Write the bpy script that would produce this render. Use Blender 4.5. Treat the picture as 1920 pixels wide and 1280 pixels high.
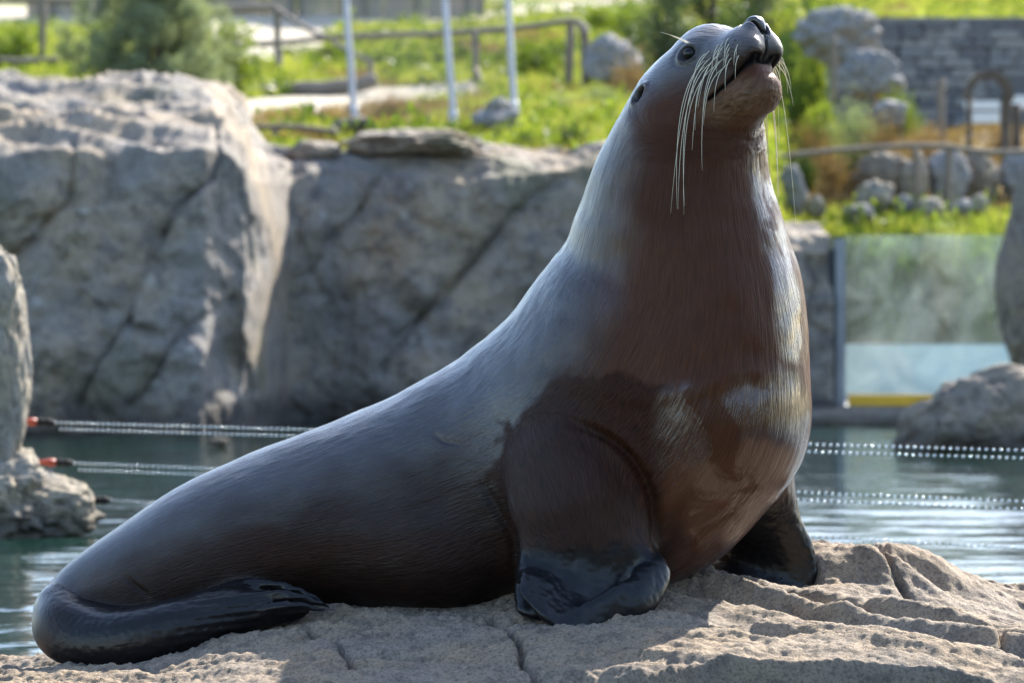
import bpy, bmesh, math, random
import numpy as np
from mathutils import Vector, Matrix

for _o in list(bpy.data.objects):
    bpy.data.objects.remove(_o, do_unlink=True)
SC = bpy.context.scene
COL = SC.collection
R = math.radians

# ------------------------------------------------------------------ camera
CAM_H = 1.35            # camera height above the water
FPX = 7680.0            # focal length in 1920-wide pixels (144 mm lens)
HOR = 500.0             # picture row of the horizon
cam_d = bpy.data.cameras.new('camera')
cam = bpy.data.objects.new('camera', cam_d)
COL.objects.link(cam)
cam.location = (0, 0, CAM_H)
cam.rotation_euler = (R(90) - math.atan((640 - HOR) / FPX), 0, 0)
cam_d.sensor_width = 36.0
cam_d.lens = 36.0 * FPX / 1920.0
cam_d.clip_start = 0.5
cam_d.clip_end = 3000
cam_d.dof.use_dof = True
cam_d.dof.focus_distance = 11.8
cam_d.dof.aperture_fstop = 4.2
cam_d.dof.aperture_blades = 9
SC.camera = cam

# ------------------------------------------------------------------ sky and sun
SUN_EL, SUN_AZ = R(38), R(31)
w = bpy.data.worlds.new('World')
SC.world = w
w.use_nodes = True
_n = w.node_tree.nodes
_sky = _n.new('ShaderNodeTexSky')
_sky.sky_type = 'NISHITA'
_sky.sun_disc = False
_sky.sun_elevation = SUN_EL
_sky.sun_rotation = SUN_AZ
_sky.air_density = 1.0
_sky.dust_density = 1.0
w.node_tree.links.new(_sky.outputs[0], _n['Background'].inputs[0])
_n['Background'].inputs[1].default_value = 0.12
sun_d = bpy.data.lights.new('sun', 'SUN')
sun_d.energy = 4.0
sun_d.angle = R(0.53)
sun_d.color = (1.0, 0.93, 0.82)
sun = bpy.data.objects.new('sun', sun_d)
COL.objects.link(sun)
SUN_DIR = Vector((math.cos(SUN_EL) * math.sin(SUN_AZ), math.cos(SUN_EL) * math.cos(SUN_AZ), math.sin(SUN_EL)))
sun.rotation_euler = SUN_DIR.to_track_quat('Z', 'Y').to_euler()
sun.location = (8, 20, 18)
SC.view_settings.view_transform = 'Standard'
SC.view_settings.look = 'None'
SC.view_settings.gamma = 1.0
SC.view_settings.use_curve_mapping = False
SC.view_settings.exposure = 1.78
SC.cycles.use_denoising = True
SC.cycles.max_bounces = 10
SC.cycles.transparent_max_bounces = 24
SC.cycles.caustics_reflective = False
SC.cycles.caustics_refractive = False
SC.cycles.sample_clamp_indirect = 6.0


def at(u, v, Y):
    """world point seen at photograph pixel (u, v), Y metres away"""
    return np.array(((u - 960.0) / FPX * Y, Y, CAM_H - (v - HOR) / FPX * Y))


# ------------------------------------------------------------------ numpy noise
_rs = np.random.RandomState(7)
_perm = _rs.permutation(256)
_perm = np.concatenate([_perm, _perm, _perm]).astype(np.int64)
_g3 = _rs.normal(size=(256, 3))
_g3 /= np.linalg.norm(_g3, axis=1)[:, None]
_g3 = _g3.astype(np.float32)


def noise(P):
    """gradient noise, P (N,3) -> (N,) about -1..1"""
    P = np.asarray(P, np.float32)
    I = np.floor(P).astype(np.int64)
    f = P - I
    I &= 255
    w_ = f * f * f * (f * (f * 6 - 15) + 10)
    out = 0
    for dx in (0, 1):
        for dy in (0, 1):
            for dz in (0, 1):
                h = _perm[_perm[_perm[(I[:, 0] + dx) & 255] + ((I[:, 1] + dy) & 255)] + ((I[:, 2] + dz) & 255)]
                g = _g3[h]
                d = g[:, 0] * (f[:, 0] - dx) + g[:, 1] * (f[:, 1] - dy) + g[:, 2] * (f[:, 2] - dz)
                wx = w_[:, 0] if dx else 1 - w_[:, 0]
                wy = w_[:, 1] if dy else 1 - w_[:, 1]
                wz = w_[:, 2] if dz else 1 - w_[:, 2]
                out = out + d * wx * wy * wz
    return out * 1.6


def fbm(P, octaves=4, gain=0.5, lac=2.03):
    P = np.asarray(P, np.float32)
    a, s = 1.0, 0
    for i in range(octaves):
        s = s + a * noise(P + 17.3 * i)
        P = P * lac
        a *= gain
    return s


def ridged(P, octaves=4, gain=0.5):
    P = np.asarray(P, np.float32)
    a, s = 1.0, 0
    for i in range(octaves):
        s = s + a * (1 - 2 * np.abs(noise(P + 9.1 * i)))
        P = P * 2.07
        a *= gain
    return s


def cells(P, seed=0):
    """Voronoi: (F1, F2, id) for P (N,3)"""
    P = np.asarray(P, np.float32)
    I = np.floor(P).astype(np.int64)
    f1 = np.full(len(P), 9.0, np.float32)
    f2 = f1.copy()
    cid = np.zeros(len(P), np.int64)
    for dx in (-1, 0, 1):
        for dy in (-1, 0, 1):
            for dz in (-1, 0, 1):
                c = I + np.array((dx, dy, dz))
                h = _perm[_perm[_perm[(c[:, 0] + seed) & 255] + (c[:, 1] & 255)] + (c[:, 2] & 255)]
                j = c + 0.5 + 0.45 * _g3[h]
                d = np.linalg.norm(P - j, axis=1)
                nearer = d < f1
                f2 = np.where(nearer, f1, np.minimum(f2, d))
                cid = np.where(nearer, h, cid)
                f1 = np.where(nearer, d, f1)
    return f1, f2, cid


def sstep(a, b, x):
    t = np.clip((x - a) / (b - a), 0, 1)
    return t * t * (3 - 2 * t)


# ------------------------------------------------------------------ objects
def mesh_from(name, V, F, smooth=True):
    """mesh from arrays; F (M,3) or (M,4) int array, or list of tuples"""
    me = bpy.data.meshes.new(name)
    V = np.asarray(V, np.float32)
    if isinstance(F, np.ndarray):
        n = F.shape[1]
        me.vertices.add(len(V))
        me.vertices.foreach_set('co', V.ravel())
        me.loops.add(F.size)
        me.loops.foreach_set('vertex_index', F.ravel().astype(np.int32))
        me.polygons.add(len(F))
        me.polygons.foreach_set('loop_start', np.arange(0, F.size, n, dtype=np.int32))
        me.polygons.foreach_set('loop_total', np.full(len(F), n, np.int32))
        me.update(calc_edges=True)
    else:
        me.from_pydata([tuple(map(float, v)) for v in V], [], F)
        me.update()
    if smooth:
        me.polygons.foreach_set('use_smooth', np.ones(len(me.polygons), bool))
    me.validate()
    return me


def link(name, me, mat=None, parent=None, loc=None, rot=None, scale=None):
    o = bpy.data.objects.new(name, me)
    COL.objects.link(o)
    if mat is not None and me is not None and not me.materials:
        me.materials.append(mat)
    if parent is not None:
        o.parent = parent
    if loc is not None:
        o.location = [float(c) for c in loc]
    if rot is not None:
        o.rotation_euler = rot
    if scale is not None:
        o.scale = scale
    return o


def tag(o, label=None, cat=None, group=None, kind=None):
    if label:
        o['label'] = label
    if cat:
        o['category'] = cat
    if group:
        o['group'] = group
    if kind:
        o['kind'] = kind
    return o


def empty(name, loc=(0, 0, 0), rot=None):
    o = bpy.data.objects.new(name, None)
    COL.objects.link(o)
    o.empty_display_size = 0.1
    o.location = [float(c) for c in loc]
    if rot is not None:
        o.rotation_euler = rot
    return o


def attr(me, name, arr, typ='FLOAT'):
    a = me.attributes.new(name, typ, 'POINT')
    arr = np.asarray(arr, np.float32)
    if typ == 'FLOAT':
        a.data.foreach_set('value', arr.ravel())
    elif typ == 'FLOAT_VECTOR':
        a.data.foreach_set('vector', arr.ravel())
    return a


def grid_faces(nu, nv, wrap_u=False):
    """quads of an (nv rows, nu columns) vertex grid"""
    iu = np.arange(nu if wrap_u else nu - 1)
    iv = np.arange(nv - 1)
    a, b = np.meshgrid(iu, iv)
    a2 = (a + 1) % nu
    return np.stack([b * nu + a, b * nu + a2, (b + 1) * nu + a2, (b + 1) * nu + a], -1).reshape(-1, 4)


def tube_arrays(pts, rad, sides=8, cap=True):
    pts = np.asarray(pts, float)
    n = len(pts)
    rad = np.broadcast_to(np.asarray(rad, float), (n,))
    T = np.gradient(pts, axis=0)
    T /= np.linalg.norm(T, axis=1)[:, None] + 1e-9
    up = np.array((0, 0, 1.0)) if abs(T[0, 2]) < 0.9 else np.array((1.0, 0, 0))
    V = []
    for i in range(n):
        a = np.cross(T[i], up)
        a /= np.linalg.norm(a) + 1e-9
        b = np.cross(a, T[i])
        up = b
        ang = np.linspace(0, 2 * np.pi, sides, endpoint=False)
        V.append(pts[i] + rad[i] * (np.cos(ang)[:, None] * a + np.sin(ang)[:, None] * b))
    V = np.concatenate(V)
    F = [tuple(f) for f in grid_faces(sides, n, True)]
    if cap:
        F.append(tuple(range(sides))[::-1])
        F.append(tuple(range((n - 1) * sides, n * sides)))
    return V, F


def tube(name, pts, rad, mat, parent=None, sides=8):
    V, F = tube_arrays(pts, rad, sides)
    return link(name, mesh_from(name, V, F), mat, parent)


def uv_ball(nu=24, nv=14):
    th = np.linspace(0, np.pi, nv)
    ph = np.linspace(0, 2 * np.pi, nu, endpoint=False)
    V = np.array([(math.sin(t) * math.cos(p), math.sin(t) * math.sin(p), math.cos(t)) for t in th for p in ph])
    return V, grid_faces(nu, nv, True)


def spline(pts, n):
    """Catmull-Rom through the rows of pts (any columns), n samples"""
    P = np.asarray(pts, float)
    P = np.vstack([2 * P[0] - P[1], P, 2 * P[-1] - P[-2]])
    m = len(P) - 3
    t = np.linspace(0, m - 1e-6, n)
    i = t.astype(int)
    f = (t - i)[:, None]
    p0, p1, p2, p3 = P[i], P[i + 1], P[i + 2], P[i + 3]
    return 0.5 * ((2 * p1) + (-p0 + p2) * f + (2 * p0 - 5 * p1 + 4 * p2 - p3) * f ** 2 + (-p0 + 3 * p1 - 3 * p2 + p3) * f ** 3)


# ------------------------------------------------------------------ materials
class NT:
    """small helper around a material's node tree"""
    def __init__(self, name):
        self.m = bpy.data.materials.new(name)
        self.m.use_nodes = True
        self.t = self.m.node_tree
        self.b = self.t.nodes['Principled BSDF']
        self.out = self.t.nodes['Material Output']

    def n(self, typ, **kw):
        nd = self.t.nodes.new('ShaderNode' + typ)
        for k, v in kw.items():
            setattr(nd, k, v)
        return nd

    def l(self, a, b):
        self.t.links.new(a, b)

    def s(self, sock, val):
        if hasattr(val, 'node'):
            self.l(val, sock)
        elif isinstance(val, (tuple, list)) and len(val) == 3 and len(getattr(sock, 'default_value', (0, 0, 0))) == 4:
            sock.default_value = (*val, 1)
        else:
            sock.default_value = val

    def p(self, **kw):
        for k, v in kw.items():
            self.s(self.b.inputs[k.replace('_', ' ')], v)
        return self

    def coord(self, which='Object', scale=(1, 1, 1), rot=(0, 0, 0)):
        c = self.n('TexCoord')
        mp = self.n('Mapping')
        self.l(c.outputs[which], mp.inputs[0])
        mp.inputs['Scale'].default_value = scale
        mp.inputs['Rotation'].default_value = rot
        return mp.outputs[0]

    def attr(self, name):
        return self.n('Attribute', attribute_name=name)

    def noise(self, vec, scale=5, detail=4, rough=0.55, dist=0.0):
        nd = self.n('TexNoise')
        self.s(nd.inputs['Vector'], vec)
        nd.inputs['Scale'].default_value = scale
        nd.inputs['Detail'].default_value = detail
        nd.inputs['Roughness'].default_value = rough
        nd.inputs['Distortion'].default_value = dist
        return nd.outputs['Fac']

    def voro(self, vec, scale=5, feature='F1', out='Distance', rand=1.0):
        nd = self.n('TexVoronoi', feature=feature)
        self.s(nd.inputs['Vector'], vec)
        nd.inputs['Scale'].default_value = scale
        nd.inputs['Randomness'].default_value = rand
        return nd.outputs[out]

    def ramp(self, fac, stops, interp='LINEAR'):
        nd = self.n('ValToRGB')
        nd.color_ramp.interpolation = interp
        e = nd.color_ramp.elements
        while len(e) < len(stops):
            e.new(0.5)
        for i, (p_, c_) in enumerate(stops):
            e[i].position = p_
            e[i].color = (*c_, 1) if isinstance(c_, (tuple, list)) else (c_, c_, c_, 1)
        self.s(nd.inputs[0], fac)
        return nd.outputs[0]

    def mix(self, fac, a, b, blend='MIX'):
        nd = self.n('Mix', data_type='RGBA', blend_type=blend)
        self.s(nd.inputs[0], fac)
        self.s(nd.inputs[6], a)
        self.s(nd.inputs[7], b)
        return nd.outputs[2]

    def math(self, op, a, b=None, c=None, clamp=False):
        nd = self.n('Math', operation=op, use_clamp=clamp)
        for i, x in enumerate((a, b, c)):
            if x is not None:
                self.s(nd.inputs[i], x)
        return nd.outputs[0]

    def bump(self, h, strength=0.3, dist=0.01, normal=None):
        nd = self.n('Bump')
        nd.inputs['Strength'].default_value = strength
        nd.inputs['Distance'].default_value = dist
        self.s(nd.inputs['Height'], h)
        if normal is not None:
            self.l(normal, nd.inputs['Normal'])
        return nd.outputs[0]


def plain(name, col, rough=0.6, var=0.25, scale=8, bump=0.15, bdist=0.01, **kw):
    """one coloured material with a little uneven tone and relief"""
    m = NT(name)
    v = m.coord()
    n1 = m.noise(v, scale, 5)
    c = m.mix(m.ramp(n1, [(0.3, 0.0), (0.7, 1.0)]), tuple(x * (1 - var) for x in col), tuple(min(1, x * (1 + var)) for x in col))
    m.p(Base_Color=c, Roughness=rough, Normal=m.bump(m.noise(v, scale * 6, 4), bump, bdist))
    for k, val in kw.items():
        m.p(**{k: val})
    return m.m


# ------------------------------------------------------------------ foreground rock
def dist_poly(Q, pts):
    """distance of 2-D points Q to a polyline, and the position along it 0..1"""
    Q = np.asarray(Q, np.float32)
    pts = np.asarray(pts, np.float32)
    best = np.full(len(Q), 1e9, np.float32)
    par = np.zeros(len(Q), np.float32)
    for i in range(len(pts) - 1):
        a, b = pts[i], pts[i + 1]
        ab = b - a
        t = np.clip(((Q - a) @ ab) / (ab @ ab), 0, 1)
        d = np.linalg.norm(Q - a - t[:, None] * ab, axis=1)
        m_ = d < best
        best = np.where(m_, d, best)
        par = np.where(m_, (i + t) / (len(pts) - 1), par)
    return best, par


def tps_fit(P, z, reg=2e-4):
    n = len(P)
    d2 = ((P[:, None] - P[None]) ** 2).sum(-1)
    K = 0.5 * d2 * np.log(d2 + 1e-12) + reg * np.eye(n)
    A = np.zeros((n + 3, n + 3))
    A[:n, :n] = K
    A[:n, n] = 1
    A[:n, n + 1:] = P
    A[n, :n] = 1
    A[n + 1:, :n] = P.T
    return np.linalg.solve(A, np.concatenate([z, np.zeros(3)]))


ROCK_PTS = np.array([at(*p) for p in [
    (130, 1262, 11.80), (250, 1258, 11.72), (400, 1217, 11.75), (560, 1184, 11.80), (640, 1146, 12.0), (800, 1143, 12.0), (300, 1190, 12.2), (100, 1240, 12.2),
    (970, 1152, 11.75), (1085, 1172, 11.55), (1180, 1164, 11.5), (1250, 1094, 12.05), (1330, 1080, 12.3), (1500, 1112, 12.35), (1420, 1118, 12.1),
    (1640, 1100, 12.3), (1720, 1080, 12.6), (1820, 1120, 12.5), (1920, 1180, 12.2), (1850, 1104, 13.0), (1960, 1100, 13.2), (1500, 1090, 12.9), (1250, 1110, 12.9), (700, 1140, 12.9), (300, 1215, 12.9),
    (700, 1184, 11.65), (650, 1228, 11.25), (300, 1278, 11.15), (120, 1290, 11.3), (1000, 1205, 11.3), (1000, 1282, 10.75), (700, 1275, 10.85), (400, 1300, 10.8),
    (1300, 1232, 10.95), (1500, 1236, 10.95), (1700, 1228, 11.05), (1850, 1270, 11.0), (1300, 1180, 11.45), (1500, 1170, 11.65), (1700, 1170, 11.7), (1600, 1130, 12.05),
    (-60, 1275, 11.8), (-40, 1300, 11.3), (2050, 1230, 11.6)]])
_tw = tps_fit(ROCK_PTS[:, :2], ROCK_PTS[:, 2])


def rock_smooth(x, y):
    x, y = np.asarray(x, float), np.asarray(y, float)
    out = _tw[-3] + _tw[-2] * x + _tw[-1] * y
    for (px, py), w_ in zip(ROCK_PTS[:, :2], _tw[:-3]):
        d2 = (x - px) ** 2 + (y - py) ** 2
        out = out + w_ * 0.5 * d2 * np.log(d2 + 1e-12)
    return out


def rock_blocks(x, y):
    """broken ledges on the right-hand hump and long weathered ribs"""
    b1 = at(1500, 1100, 12.42)
    z = 0.100 * sstep(-0.012, 0.02, x - b1[0] + 0.25 * (y - b1[1])) * sstep(0.42, 0.16, x - b1[0] + 0.6 * (y - b1[1])) * sstep(-0.22, -0.06, y - b1[1]) * sstep(0.42, 0.28, y - b1[1])
    b2 = at(1655, 1080, 12.5)
    z += 0.075 * sstep(-0.012, 0.02, x - b2[0] + 0.1 * (y - b2[1])) * sstep(0.50, 0.12, x - b2[0] + 0.5 * (y - b2[1])) * sstep(-0.12, 0.02, y - b2[1]) * sstep(0.40, 0.22, y - b2[1])
    # ribs running across the middle right
    q = (y - 11.86) + 0.62 * (x - 0.72) + 0.03 * np.sin(x * 7)
    m_ = sstep(0.30, 0.55, x) * sstep(1.75, 1.3, x)
    z += m_ * (0.036 * np.exp(-((q - 0.12) / 0.045) ** 2) + 0.030 * np.exp(-((q + 0.03) / 0.04) ** 2) - 0.022 * np.exp(-((q - 0.045) / 0.03) ** 2) - 0.030 * np.exp(-((q + 0.13) / 0.05) ** 2))
    return z


def rock_height(x, y):
    return rock_smooth(x, y) + rock_blocks(x, y)


def build_foreground_rock():
    nx, ny = 600, 520
    xs = np.linspace(-1.95, 2.25, nx)
    ys = np.linspace(10.15, 13.75, ny)
    X, Y = np.meshgrid(xs, ys)
    x, y = X.ravel(), Y.ravel()
    z = rock_height(x, y)
    wv = np.stack([x * 2.3, y * 2.3, np.zeros_like(x)], 1)
    wx, wy = noise(wv) * 0.10, noise(wv + 31) * 0.10
    # layered ribs, lumps, chips and pits
    lay = ridged(np.stack([(x + wx) * 1.1 + (y + wy) * 0.5, (y + wy) * 5.5 + x * 1.9, np.full_like(x, 2.0)], 1), 4, 0.42)
    z += 0.0210 * lay
    lump = fbm(np.stack([x * 6, y * 6, np.full_like(x, 5.0)], 1), 5)
    z += 0.013 * lump
    f1, f2, cid = cells(np.stack([(x + wx) * 3.4, (y + wy) * 5.0, np.full_like(x, 0.5)], 1))
    z += 0.022 * ((cid % 7) / 7 - 0.5) * sstep(0.02, 0.12, f2 - f1)
    fine = fbm(np.stack([x * 42, y * 42, np.full_like(x, 1.0)], 1), 4)
    z += 0.0060 * fine * (1.25 - 0.5 * sstep(0.2, 0.6, x))
    p1, _, pid = cells(np.stack([(x + 0.05 * lump) * 44, (y + 0.05 * fine) * 44, np.full_like(x, 0.5)], 1), 9)
    z -= 0.0070 * np.exp(-(p1 / 0.34) ** 2) * (pid % 4 == 0) * (1.4 - sstep(0.2, 0.6, x))
    # hollow and cracks
    h0 = at(1440, 1190, 11.35)
    z -= 0.030 * np.exp(-((x - h0[0]) / 0.09) ** 2 - ((y - h0[1]) / 0.05) ** 2)
    for pts in ([(905, 1150, 11.8), (935, 1175, 11.6), (962, 1192, 11.45), (968, 1225, 11.2), (985, 1250, 11.0), (1000, 1290, 10.7)],
                [(1640, 1085, 12.4), (1690, 1120, 12.2), (1740, 1150, 11.95), (1850, 1165, 11.9), (1890, 1230, 11.3)],
                [(560, 1200, 11.7), (640, 1230, 11.3), (660, 1280, 10.9)], [(180, 1262, 11.5), (260, 1250, 11.6), (300, 1275, 11.2)]):
        pp = np.array([at(*q)[:2] for q in pts])
        d, _ = dist_poly(np.stack([x + 0.3 * wx, y + 0.3 * wy], 1), pp)
        d = d + 0.004 * noise(np.stack([x * 30, y * 30, y * 0], 1))
        z -= 0.045 * np.exp(-(np.maximum(d, 0) / 0.0075) ** 2) + 0.010 * np.exp(-(np.maximum(d, 0) / 0.03) ** 2)
    # sides fall away into the water
    e = 0.10 * noise(np.stack([x * 1.8, y * 1.8, x * 0 + 8], 1)) + 0.04 * noise(np.stack([x * 6, y * 6, x * 0 + 8], 1))
    front = 10.70 + 0.17 * sstep(0.25, 0.6, x) * sstep(1.65, 1.3, x)
    drop = np.maximum(0, front - y + 0.5 * e) * 2.6 + np.maximum(0, y - 13.12 - e) * 1.2 + np.maximum(0, -1.66 - x + 0.6 * e) * 1.6 + np.maximum(0, x - 2.15) * 0.5
    drop += 0.35 * sstep(0, 0.5, y - 12.75 - 1.0 * sstep(0.9, 1.4, x) + e)
    z -= drop
    z = np.maximum(z, -0.6)
    me = mesh_from('foreground_rock', np.stack([x, y, z], 1), grid_faces(nx, ny))
    attr(me, 'cav', np.clip(0.5 - 0.35 * lump - 0.25 * fine, 0, 1))
    return me


def stone_material(name, base, warm, dark, scale=1.0, bump=0.5, bdist=0.01, moss=0.0, dark_line=None, spots=0.0):
    m = NT(name)
    v = m.coord('Object')
    big = m.noise(v, 1.1 * scale, 5, 0.6, 0.4)
    mid = m.noise(v, 5.5 * scale, 6, 0.62, 0.3)
    fine = m.noise(v, 48 * scale, 5, 0.7)
    c = m.mix(m.ramp(big, [(0.40, 0.0), (0.60, 1.0)]), base, warm)
    c = m.mix(m.ramp(mid, [(0.36, 0.75), (0.52, 0.0)]), c, dark)
    c = m.mix(m.ramp(fine, [(0.36, 0.65), (0.51, 0.0)]), c, tuple(x * 0.5 for x in dark))
    c = m.mix(m.ramp(fine, [(0.55, 0.0), (0.72, 0.5)]), c, tuple(min(1, x * 1.55) for x in base))
    if moss:
        c = m.mix(m.math('MULTIPLY', m.ramp(m.noise(v, 0.8 * scale, 3, 0.5, 0.6), [(0.56, 0.0), (0.68, 1.0)]), moss), c, (0.075, 0.085, 0.035))
    if spots:
        c = m.mix(m.math('MULTIPLY', m.ramp(m.voro(v, 3.3 * scale), [(0.05, 1.0), (0.16, 0.0)]), spots), c, (0.55, 0.54, 0.52))
    if dark_line is not None:                       # wet band just above the water
        g = m.n('NewGeometry').outputs['Position']
        sx = m.n('SeparateXYZ')
        m.l(g, sx.inputs[0])
        zz = m.math('MULTIPLY_ADD', m.math('SUBTRACT', mid, 0.5), 0.25, sx.outputs[2])
        wet = m.ramp(m.math('DIVIDE', zz, dark_line), [(0.35, 1.0), (1.0, 0.0)])
        c = m.mix(m.math('MULTIPLY', wet, 0.75), c, tuple(x * 0.35 for x in dark))
    grit = m.noise(v, 150 * scale, 3, 0.7)
    c = m.mix(m.ramp(grit, [(0.36, 0.28), (0.50, 0.0)]), c, tuple(x * 0.6 for x in dark))
    h = m.math('ADD', m.math('MULTIPLY_ADD', fine, 0.45, mid), m.math('MULTIPLY', grit, 0.16))
    m.p(Base_Color=c, Roughness=0.82, Specular_IOR_Level=0.3, Normal=m.bump(h, bump, bdist))
    return m.m


M_ROCK = stone_material('foreground_stone', (0.285, 0.235, 0.185), (0.335, 0.25, 0.165), (0.125, 0.105, 0.09), 2.2, 1.0, 0.014)
M_CLIFF = stone_material('cliff_stone', (0.26, 0.24, 0.22), (0.36, 0.285, 0.20), (0.12, 0.11, 0.108), 0.9, 0.5, 0.05, moss=0.55, dark_line=0.35, spots=0.4)
M_PALE = stone_material('pale_stone', (0.36, 0.33, 0.29), (0.42, 0.35, 0.25), (0.16, 0.145, 0.125), 2.6, 0.6, 0.03, dark_line=0.22)
M_GREY = stone_material('grey_boulder_stone', (0.30, 0.30, 0.31), (0.33, 0.30, 0.26), (0.15, 0.15, 0.16), 2.2, 0.5, 0.03)
M_BROWN = stone_material('brown_boulder_stone', (0.25, 0.22, 0.185), (0.30, 0.24, 0.17), (0.12, 0.10, 0.085), 2.0, 0.5, 0.03, dark_line=0.25)

rk = link('foreground_rock', build_foreground_rock(), M_ROCK)
tag(rk, 'low weathered tan rock shelf the sea lion sits on, ribbed and cracked', 'rock')


# ------------------------------------------------------------------ water
def build_water():
    ys = np.concatenate([np.linspace(3.5, 12.0, 50), np.linspace(12.0, 24, 420)[1:], np.linspace(24, 40, 300)[1:]])
    xs = np.linspace(-15, 15, 560)
    X, Y = np.meshgrid(xs, ys)
    x, y = X.ravel(), Y.ravel()
    z = 0.016 * fbm(np.stack([x * 0.8, y * 2.0, x * 0 + 3], 1), 3, 0.5) + 0.0032 * noise(np.stack([x * 3, y * 8, x * 0 + 7], 1))
    z *= 0.5 + 0.5 * sstep(34, 16, y)
    me = mesh_from('pool_water', np.stack([x, y, z], 1), grid_faces(len(xs), len(ys)))
    m = NT('pool_water')
    v = m.coord('Object', (0.7, 2.4, 1.0))
    n1 = m.noise(v, 2.6, 3, 0.5, 0.6)
    n2 = m.noise(v, 11, 3, 0.5, 0.4)
    h = m.math('MULTIPLY_ADD', n2, 0.35, n1)
    deep = m.noise(m.coord('Object'), 0.35, 2)
    c = m.mix(m.ramp(deep, [(0.35, 0.0), (0.65, 1.0)]), (0.005, 0.010, 0.008), (0.008, 0.030, 0.024))
    m.p(Base_Color=c, Roughness=0.04, IOR=1.33, Normal=m.bump(h, 0.5, 0.012))
    return link('pool_water', me, m.m)


water = tag(build_water(), 'rippled dark green pool water', kind='structure')
wb_m = plain('pool_floor', (0.05, 0.08, 0.075), 0.9)
tag(link('pool_floor', mesh_from('pool_floor', [(-12, 2, -0.8), (12, 2, -0.8), (12, 42, -0.8), (-12, 42, -0.8)], [(0, 1, 2, 3)]), wb_m), 'pool bottom', kind='structure')

# ------------------------------------------------------------------ hillside
_tl = np.array([(30, 1.15), (36.6, 1.9), (37.5, 2.30), (40, 2.60), (44, 3.03), (47, 3.34), (52, 3.98), (57, 4.58), (60, 4.90), (64, 5.33), (70, 5.80), (110, 9.2), (160, 14)])
_tr = np.array([(30, 0.0), (39.3, 0.0), (39.6, 1.62), (40.2, 1.74), (41, 1.82), (44.0, 2.40), (48, 2.90), (50.2, 3.00), (50.6, 4.40), (52, 4.48), (58, 5.2), (70, 6.6), (110, 10.5), (160, 15)])


def to_px(x, y, z):
    return 960 + x / y * FPX, HOR + (CAM_H - z) / y * FPX


def hill_height(x, y, rough=True):
    x, y = np.asarray(x, float), np.asarray(y, float)
    zl = np.interp(y, _tl[:, 0], _tl[:, 1])
    zr = np.interp(y, _tr[:, 0], _tr[:, 1])
    zm = np.interp(y, [30, 37.0, 38, 44, 48, 52, 58, 70, 110, 160], [1.0, 1.6, 2.25, 3.0, 3.35, 3.95, 4.75, 6.2, 10, 15])
    u = 960 + x / y * FPX
    a = sstep(1080, 1250, u)
    b = sstep(1425, 1475, u)
    z = zl * (1 - a) + zm * a
    z = z * (1 - b) + zr * b
    if rough:
        P = np.stack([x * 0.8, y * 0.5, x * 0], 1).reshape(-1, 3)
        k = fbm(P, 4).reshape(x.shape)
        flat = sstep(43.6, 44.4, y) * sstep(47.6, 46.8, y) * (u < 930)
        z = z + 0.10 * k * sstep(37, 40, y) * (1 - 0.85 * flat) * np.where((u > 1500) & (y > 49.0) & (y < 52.5), 0.1, 1.0)
    return z


def build_hill():
    ys = np.concatenate([np.linspace(36.4, 40, 60), np.linspace(40, 66, 200)[1:], np.linspace(66, 160, 70)[1:]])
    rows = []
    nx = 420
    for yv in ys:
        hw = max(17.0, yv * 0.45)
        rows.append(np.stack([np.linspace(-hw, hw, nx), np.full(nx, yv)], 1))
    XY = np.concatenate(rows)
    x, y = XY[:, 0], XY[:, 1]
    z = hill_height(x, y)
    me = mesh_from('hillside', np.stack([x, y, z], 1), grid_faces(nx, len(ys)))
    u, v = to_px(x, y, z)
    nz = noise(np.stack([x * 1.5, y * 1.2, z], 1))
    sand = sstep(-10, 8, 42 - np.abs(v - np.interp(u, [0, 380, 430, 600, 620, 900, 1200, 1500], [30, 40, 78, 66, 44, 34, 6, -20])) - np.interp(u, [0, 380, 430, 600, 640, 1200], [22, 20, -8, -2, 30, 33]) + nz * 5)
    low = sstep(-6, 6, 19 - np.abs(v - np.interp(u, [380, 440, 660, 890, 930], [215, 205, 186, 170, 170])) + nz * 3) * (u > 400) * (u < 905)
    tl_ = sstep(0, 10, 26 - np.abs(v - 34)) * (u < 430)
    attr(me, 'sand', np.clip(np.maximum(np.maximum(sand * (u > 350), low), tl_ * 0.9), 0, 1))
    dry = sstep(-0.2, 0.4, noise(np.stack([x * 0.9, y * 0.6, z * 0 + 4], 1)) + 0.7 * np.exp(-((v - 225) / 26) ** 2) * (u > 420) * (u < 960) + 0.8 * sstep(1440, 1540, u) * sstep(200, 260, v) * sstep(425, 400, v) - 0.75 * sstep(1440, 1480, u) * sstep(400, 412, v) - 0.35)
    attr(me, 'dry', dry)
    m = NT('hillside_soil')
    c = m.coord('Object')
    g = m.mix(m.ramp(m.noise(c, 1.7, 6, 0.65), [(0.35, 0.0), (0.62, 1.0)]), (0.075, 0.115, 0.020), (0.22, 0.27, 0.05))
    d = m.mix(m.ramp(m.noise(c, 2.6, 6, 0.65), [(0.35, 0.0), (0.65, 1.0)]), (0.15, 0.11, 0.06), (0.33, 0.25, 0.14))
    s = m.mix(m.noise(c, 4, 5), (0.52, 0.46, 0.36), (0.64, 0.58, 0.48))
    k = m.mix(m.attr('dry').outputs['Fac'], g, d)
    k = m.mix(m.attr('sand').outputs['Fac'], k, s)
    m.p(Base_Color=k, Roughness=0.95, Specular_IOR_Level=0.15, Normal=m.bump(m.noise(c, 9, 6, 0.7), 0.8, 0.12))
    return link('hillside', me, m.m), (x, y, z, u, v, np.maximum(sand * (u > 350), low), dry)


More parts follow.
